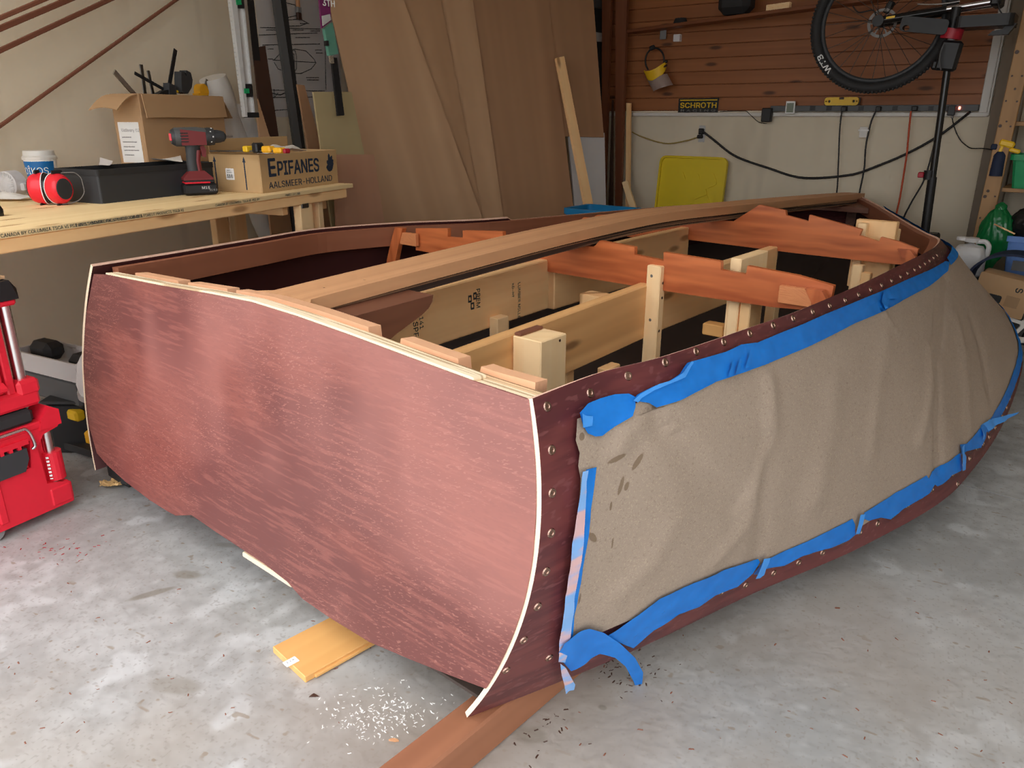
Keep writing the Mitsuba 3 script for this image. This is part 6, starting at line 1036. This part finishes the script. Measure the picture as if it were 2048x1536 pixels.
q = [wall_at(*p_, po + .14) for p_ in ((1948, 540), (2056, 566), (2046, 640), (1936, 612))]; k = thing('handle_carton', 'brown cardboard carton with hand holes lying on the pushchair', 'box')
ex = nrm(q[1] - q[0]); n_ = WN; ey = nrm(q[0] - q[3]); ey = nrm(ey - (ey @ ex) * ex); cw, ch = float(np.linalg.norm(q[1] - q[0])), float(np.linalg.norm(q[0] - q[3])); cf = frame(q[3], ex, ey)
hole = lambda x, y: rrect(.062, .040, .010, (x * cw, y * ch)); face = rrect(cw, ch, .008, (cw / 2, ch / 2)).difference(hole(.40, .38))
part(k, 'front_panel', prism(face, .005, cf), 'cardboard'); part(k, 'hand_hole_lining', prism(hole(.40, .38).buffer(.004), .004, cf @ frame([0, 0, -.006], [1, 0, 0], [0, 1, 0])), 'black'); part(k, 'body', moved(box(cw - .01, ch - .01, .18, .01, [cw / 2, ch / 2, -.099]), cf), 'cardboard'); part(k, 'patch', prism(rrect(.060, .056, .003, (cw * .72, ch * .40)), .0012, cf @ frame([0, 0, .005], [1, 0, 0], [0, 1, 0])), 'cardboard_dark')
part(k, 'print', words('S', .03, cf @ frame([cw * .70, ch * .80, .0052], [.15, -1, 0], [1, .15, 0]), .001, True), 'ink')
# ------------------------------------------------------------------ red tool chests under the bench
z0 = .03; a, b = at(22, 1056, z=z0), at(149, 1000, z=z0); tx = nrm(b - a); ty = np.array([-tx[1], tx[0], 0]); TW = .56; o = b - tx * TW; TFm = frame([o[0], o[1], 0], tx, ty)   # x along the front to the right corner, y back
def tz(x, y): return zat(x, y, b)
H1 = tz(108, 800)
rc = thing('rolling_tool_chest', 'large red lower tool chest with black latch and silver corner posts, on the floor', 'tool chest')
P_ = lambda x0, x1, y0, y1, z0_, z1_, bb=.006: moved(bx(x0, x1, y0, y1, z0_, z1_, bb), TFm)
body = sbox(0, z0, TW, H1 - .05).difference(unary_union([sbox(TW - .085, z0 + .075, TW + .1, H1 - .075).buffer(0)]))
fp = unary_union([Polygon([(.0, z0), (TW - .0, z0), (TW - .0, z0 + .07), (TW - .07, z0 + .09), (TW - .075, H1 - .13), (TW - .05, H1 - .095), (TW - .0, H1 - .085), (TW, H1 - .05), (0, H1 - .05)])]).buffer(-.006).buffer(.006)
slot = Polygon([(.32, z0 + .16), (.455, z0 + .16), (.468, H1 - .10), (.31, H1 - .10)]); part(rc, 'front_panel', moved(prism(fp.difference(slot), .03), TFm @ frame([0, .03, 0], [1, 0, 0], [0, 0, 1])), 'tool_red', label='red moulded front')
part(rc, 'body', P_(.005, TW - .035, .031, .40, z0, H1 - .05, .01), 'tool_red'); part(rc, 'latch_recess', moved(hull([[.325, .0265, z0 + .195], [.45, .0265, z0 + .195], [.32, .0265, H1 - .105], [.455, .0265, H1 - .105], [.325, .004, z0 + .162], [.45, .004, z0 + .162], [.325, .0265, z0 + .162], [.45, .0265, z0 + .162]]), TFm), 'tool_red')
part(rc, 'corner_foot', P_(TW - .075, TW + .006, -.004, .07, z0 - .0, z0 + .075, .012), 'tool_red'); part(rc, 'corner_cap', moved(hull([[TW - .06, -.006, H1 - .078], [TW + .008, -.006, H1 - .078], [TW - .05, -.006, H1 - .045], [TW - .02, -.006, H1 - .012], [TW + .008, -.006, H1 - .03], [TW - .06, .08, H1 - .078], [TW + .008, .08, H1 - .078], [TW - .05, .08, H1 - .045], [TW - .02, .08, H1 - .012], [TW + .008, .08, H1 - .03]]), TFm), 'tool_red')
cpx, cpy = TW - .028, .028
part(rc, 'corner_post', moved(tube([(cpx, cpy, z0 + .06), (cpx, cpy, H1 - .09)], .0145, 20), TFm), 'chrome', smooth=40, label='silver corner post')
part(rc, 'post_sleeve', moved(hull(np.vstack([np.c_[np.array(Point(cpx + .004, cpy).buffer(.028, quad_segs=4).exterior.coords), np.full(17, z_)] for z_ in (z0 + .085, z0 + .178)])), TFm), 'tool_red'); part(rc, 'post_sleeve__print', moved(prism(sbox(-.004, -.038, .004, .038).difference(unary_union([sbox(-.005, y_, .005, y_ + .005) for y_ in np.linspace(-.034, .026, 6)])), .001), TFm @ frame([cpx - .021, cpy - .0185, z0 + .132], nrm([.75, -.66, 0]), [0, 0, 1])), 'white')
part(rc, 'lid', P_(-.002, TW - .06, .002, .40, H1 - .052, H1 - .004, .012), 'black_soft', label='black lid'); part(rc, 'lid__rim', P_(.10, TW - .05, -.004, .02, H1 - .072, H1 - .05, .004), 'tool_red')
lt = [(.205, H1 - .095), (.345, H1 - .095), (.345, H1 - .125), (.325, H1 - .165), (.22, H1 - .165), (.205, H1 - .125)]
part(rc, 'latch', moved(prism(Polygon([(.215, H1 - .115), (.335, H1 - .115), (.335, H1 - .15), (.318, H1 - .185), (.232, H1 - .185), (.215, H1 - .15)]), .022), TFm @ frame([.115, .012, 0], [1, 0, 0], [0, 0, 1])), 'charcoal', label='black latch'); part(rc, 'latch__comb', moved(prism(unary_union([sbox(.20, H1 - .105, .345, H1 - .088)] + [sbox(.212 + i * .025, H1 - .122, .222 + i * .025, H1 - .10) for i in range(5)]), .014), TFm @ frame([.115, .006, 0], [1, 0, 0], [0, 0, 1])), 'tool_red')
part(rc, 'handle', moved(tube(spline([(.19, -.012, H1 - .14), (.19, -.016, H1 - .07), (.205, -.018, H1 - .052), (.335, -.018, H1 - .052), (.35, -.016, H1 - .07), (.358, -.014, H1 - .115), (.35, -.010, H1 - .124)], 50), .0045, 10), TFm @ frame([.115, 0, 0], [1, 0, 0], [0, 1, 0])), 'chrome', smooth=True, label='silver wire handle')
part(rc, 'caster', moved(lathe([(0, -.012), (.026, -.012), (.03, -.008), (.03, .008), (.026, .012), (0, .012)], 20), TFm @ frame([.40 - .08, .02, .03], [1, 0, 0], [0, 0, 1])), 'grey'); part(rc, 'caster', moved(cat(*[lathe([(0, -.012), (.028, -.012), (.03, .0), (.028, .012), (0, .012)], 16, frame([x_, y_, .03], [1, 0, 0], [0, 0, 1])) for x_, y_ in ((.05, .05), (.05, .36), (TW - .06, .36))]), TFm), 'black_soft')
part(rc, 'side_groove', P_(.335, .36, -.006, .01, z0 + .02, z0 + .16, .004), 'tool_red')
HB = H1 + .002; H2 = tz(48, 560); U0 = TW - .045; dk = thing('drawer_tool_chest', 'red three-drawer upper tool chest with silver corner post, stacked on the lower chest', 'tool chest')
Q_ = lambda x0, x1, y0, y1, z0_, z1_, bb=.005: moved(bx(x0, x1, y0, y1, z0_, z1_, bb), TFm)
part(dk, 'body', Q_(.0, U0 - .045, .02, .38, HB, H2 - .02, .008), 'tool_red_dark'); part(dk, 'base', Q_(-.005, U0 + .012, -.004, .38, HB, HB + .055, .01), 'tool_red'); part(dk, 'base_foot', Q_(U0 - .05, U0 + .016, -.008, .06, HB + .035, HB + .085, .01), 'tool_red')
part(dk, 'upright_rail', Q_(U0 - .075, U0 - .052, .0, .03, HB + .05, H2 - .05, .004), 'tool_red')
zz = np.linspace(HB + .062, H2 - .06, 101); lv_ = [(HB + .062, HB + .062 + (H2 - HB - .12) * .52), (HB + .068 + (H2 - HB - .12) * .52, HB + .062 + (H2 - HB - .12) * .76), (HB + .068 + (H2 - HB - .12) * .76, H2 - .055)]
for i, (za, zb_) in enumerate(lv_): q = part(dk, 'drawer', Q_(.02, U0 - .085, -.006, .03, za, zb_, .005), 'tool_red').split('__')[1]; part(dk, q + '__lip', moved(hull([[x_, y_, z_] for x_ in (.02, U0 - .085) for y_, z_ in ((-.006, za + .004), (-.022, za + .012), (-.022, za + .02), (-.006, za + .034))]), TFm), 'tool_red')
part(dk, 'corner_post', moved(tube([(U0 - .020, .028, HB + .05), (U0 - .020, .028, H2 - .05)], .0165, 20), TFm), 'chrome', smooth=40, label='silver corner post'); part(dk, 'corner_collar', Q_(U0 - .055, U0 + .004, .0, .055, H2 - .065, H2 - .045, .006), 'tool_red')
part(dk, 'corner_cap', moved(hull([[U0 - .075, -.004, H2 - .048], [U0 + .010, -.004, H2 - .048], [U0 + .016, .01, H2 - .02], [U0 - .005, .0, H2 + .008], [U0 - .075, -.0, H2 + .004], [U0 - .075, .08, H2 - .048], [U0 + .010, .08, H2 - .048], [U0 + .016, .07, H2 - .02], [U0 - .005, .08, H2 + .008], [U0 - .075, .08, H2 + .004]]), TFm), 'black', label='black corner cap'); part(dk, 'top', Q_(0, U0 - .06, .005, .38, H2 - .02, H2, .006), 'black')
pn = thing('power_planer', 'yellow and black power tool on a thin board on top of the red drawer chest', 'power tool'); zt = H2 + .012
part(pn, 'board', Q_(.20, U0 - .002, .02, .30, H2 + .0095, H2 + .018, .001), 'ply_tan'); part(pn, 'body', Q_(.28, U0 - .035, .05, .17, H2 + .0185, H2 + .046, .010), 'yellow'); part(pn, 'grip', moved(tube(spline([(U0 - .10, .08, H2 + .044), (U0 - .06, .08, H2 + .052), (U0 - .025, .08, H2 + .044), (U0 - .018, .08, H2 + .03)], 20), .011, 12), TFm), 'black', smooth=40)
# ------------------------------------------------------------------ behind the transom's port edge
k = thing('mitre_saw', 'dark mitre saw with a pale tray on a stand between tool chests and boat', 'saw'); c = at(120, 760, z=.42) + FWD * .50; f_ = frame([c[0], c[1], 0], RIGHT, FWD)
a_, b_ = at(85, 690, X=c[0] - .25), at(175, 770, X=c[0] + .05)
def pbox(parent, name, x0, y0, x1, y1, d, w_, mt, b=.006): p_, q_ = at(x0, y1, n=FWD, p=c + FWD * d), at(x1, y0, n=FWD, p=c + FWD * d); return part(parent, name, moved(box(abs((q_ - p_) @ RIGHT), w_, abs(q_[2] - p_[2]), b), frame([(p_[0] + q_[0]) / 2, (p_[1] + q_[1]) / 2, (p_[2] + q_[2]) / 2], RIGHT, FWD) @ frame([0, w_ / 2, 0], [1, 0, 0], [0, 1, 0])), mt)
tr0, tr1 = at(86, 690, n=FWD, p=c), at(168, 762, n=FWD, p=c - FWD * .1); dl = nrm((tr1 - tr0) * [1, 1, 0]); zt_ = (tr0[2] + tr1[2]) / 2
tf = frame([(tr0[0] + tr1[0]) / 2, (tr0[1] + tr1[1]) / 2, zt_], nrm(dl), np.array([-dl[1], dl[0], 0])); o_ = sbox(-.22, -.06, .17, .10); part(k, 'tray', moved(shift(cat(prism(o_.difference(o_.buffer(-.008, join_style=2)), .07), prism(o_, .006)), 0, 0, -.035), tf), 'foam_white', label='pale tray')
part(k, 'motor', moved(box(.12, .08, .07, .02, [-.12, .02, .03]), tf), 'black_soft'); part(k, 'gearbox', moved(box(.10, .08, .06, .02, [.10, .02, .015]), tf), 'black_soft'); part(k, 'pole', moved(box(.05, .05, .40, .006, [.0, .02, -.24]), tf), 'black'); part(k, 'pole', moved(box(.22, .05, .05, .006, [.12, .02, -.19]), tf), 'black'); part(k, 'table', moved(box(.34, .16, .10, .01, [-.03, .03, -.09]), tf), 'grey_dark')
part(k, 'guard', moved(lathe([(0, -.02), (.075, -.02), (.08, 0), (.075, .02), (0, .02)], 24), tf @ frame([.16, -.02, -.30], [1, 0, 0], [0, 0, 1])), 'yellow_amber'); part(k, 'dust_port', moved(box(.06, .04, .04, .008, [.10, -.05, -.17]), tf), 'yellow')
part(k, 'foot', moved(cat(box(.36, .22, zt_ - .44 if zt_ > .48 else .03, .004, [.05, .03, -zt_ + .03])), tf), 'black_soft')
q = at(150, 890, z=.1) + FWD * .25; k2 = k; part(k2, 'base_box', moved(box(.26, .26, .20, .01), frame([q[0] - .05, q[1], .1], RIGHT, FWD)), 'black'); part(k2, 'base_box_top', moved(box(.28, .28, .012, .003), frame([q[0] - .05, q[1], .2062], RIGHT, FWD)), 'charcoal')
q = at(236, 735, n=BD, p=BM + BD * -1.20); bu = thing('white_bucket', 'white plastic dome shape just showing past the port edge of the transom', 'bucket'); bf = frame(q, BD, BA)
part(bu, 'shell', lathe([(.10, -.085), (.135, -.075), (.14, -.04), (.125, .03), (.095, .08), (.05, .105), (0, .11)], 40, bf), 'white', smooth=40); part(bu, 'lip', lathe([(.12, -.10), (.142, -.09), (.142, -.07), (.12, -.075), (.12, -.10)], 40, bf), 'grey_light', smooth=40); part(bu, 'stand', lathe([(.09, -q[2]), (.10, -q[2]), (.10, -.086), (.09, -.086), (.09, -q[2])], 24, bf), 'black')
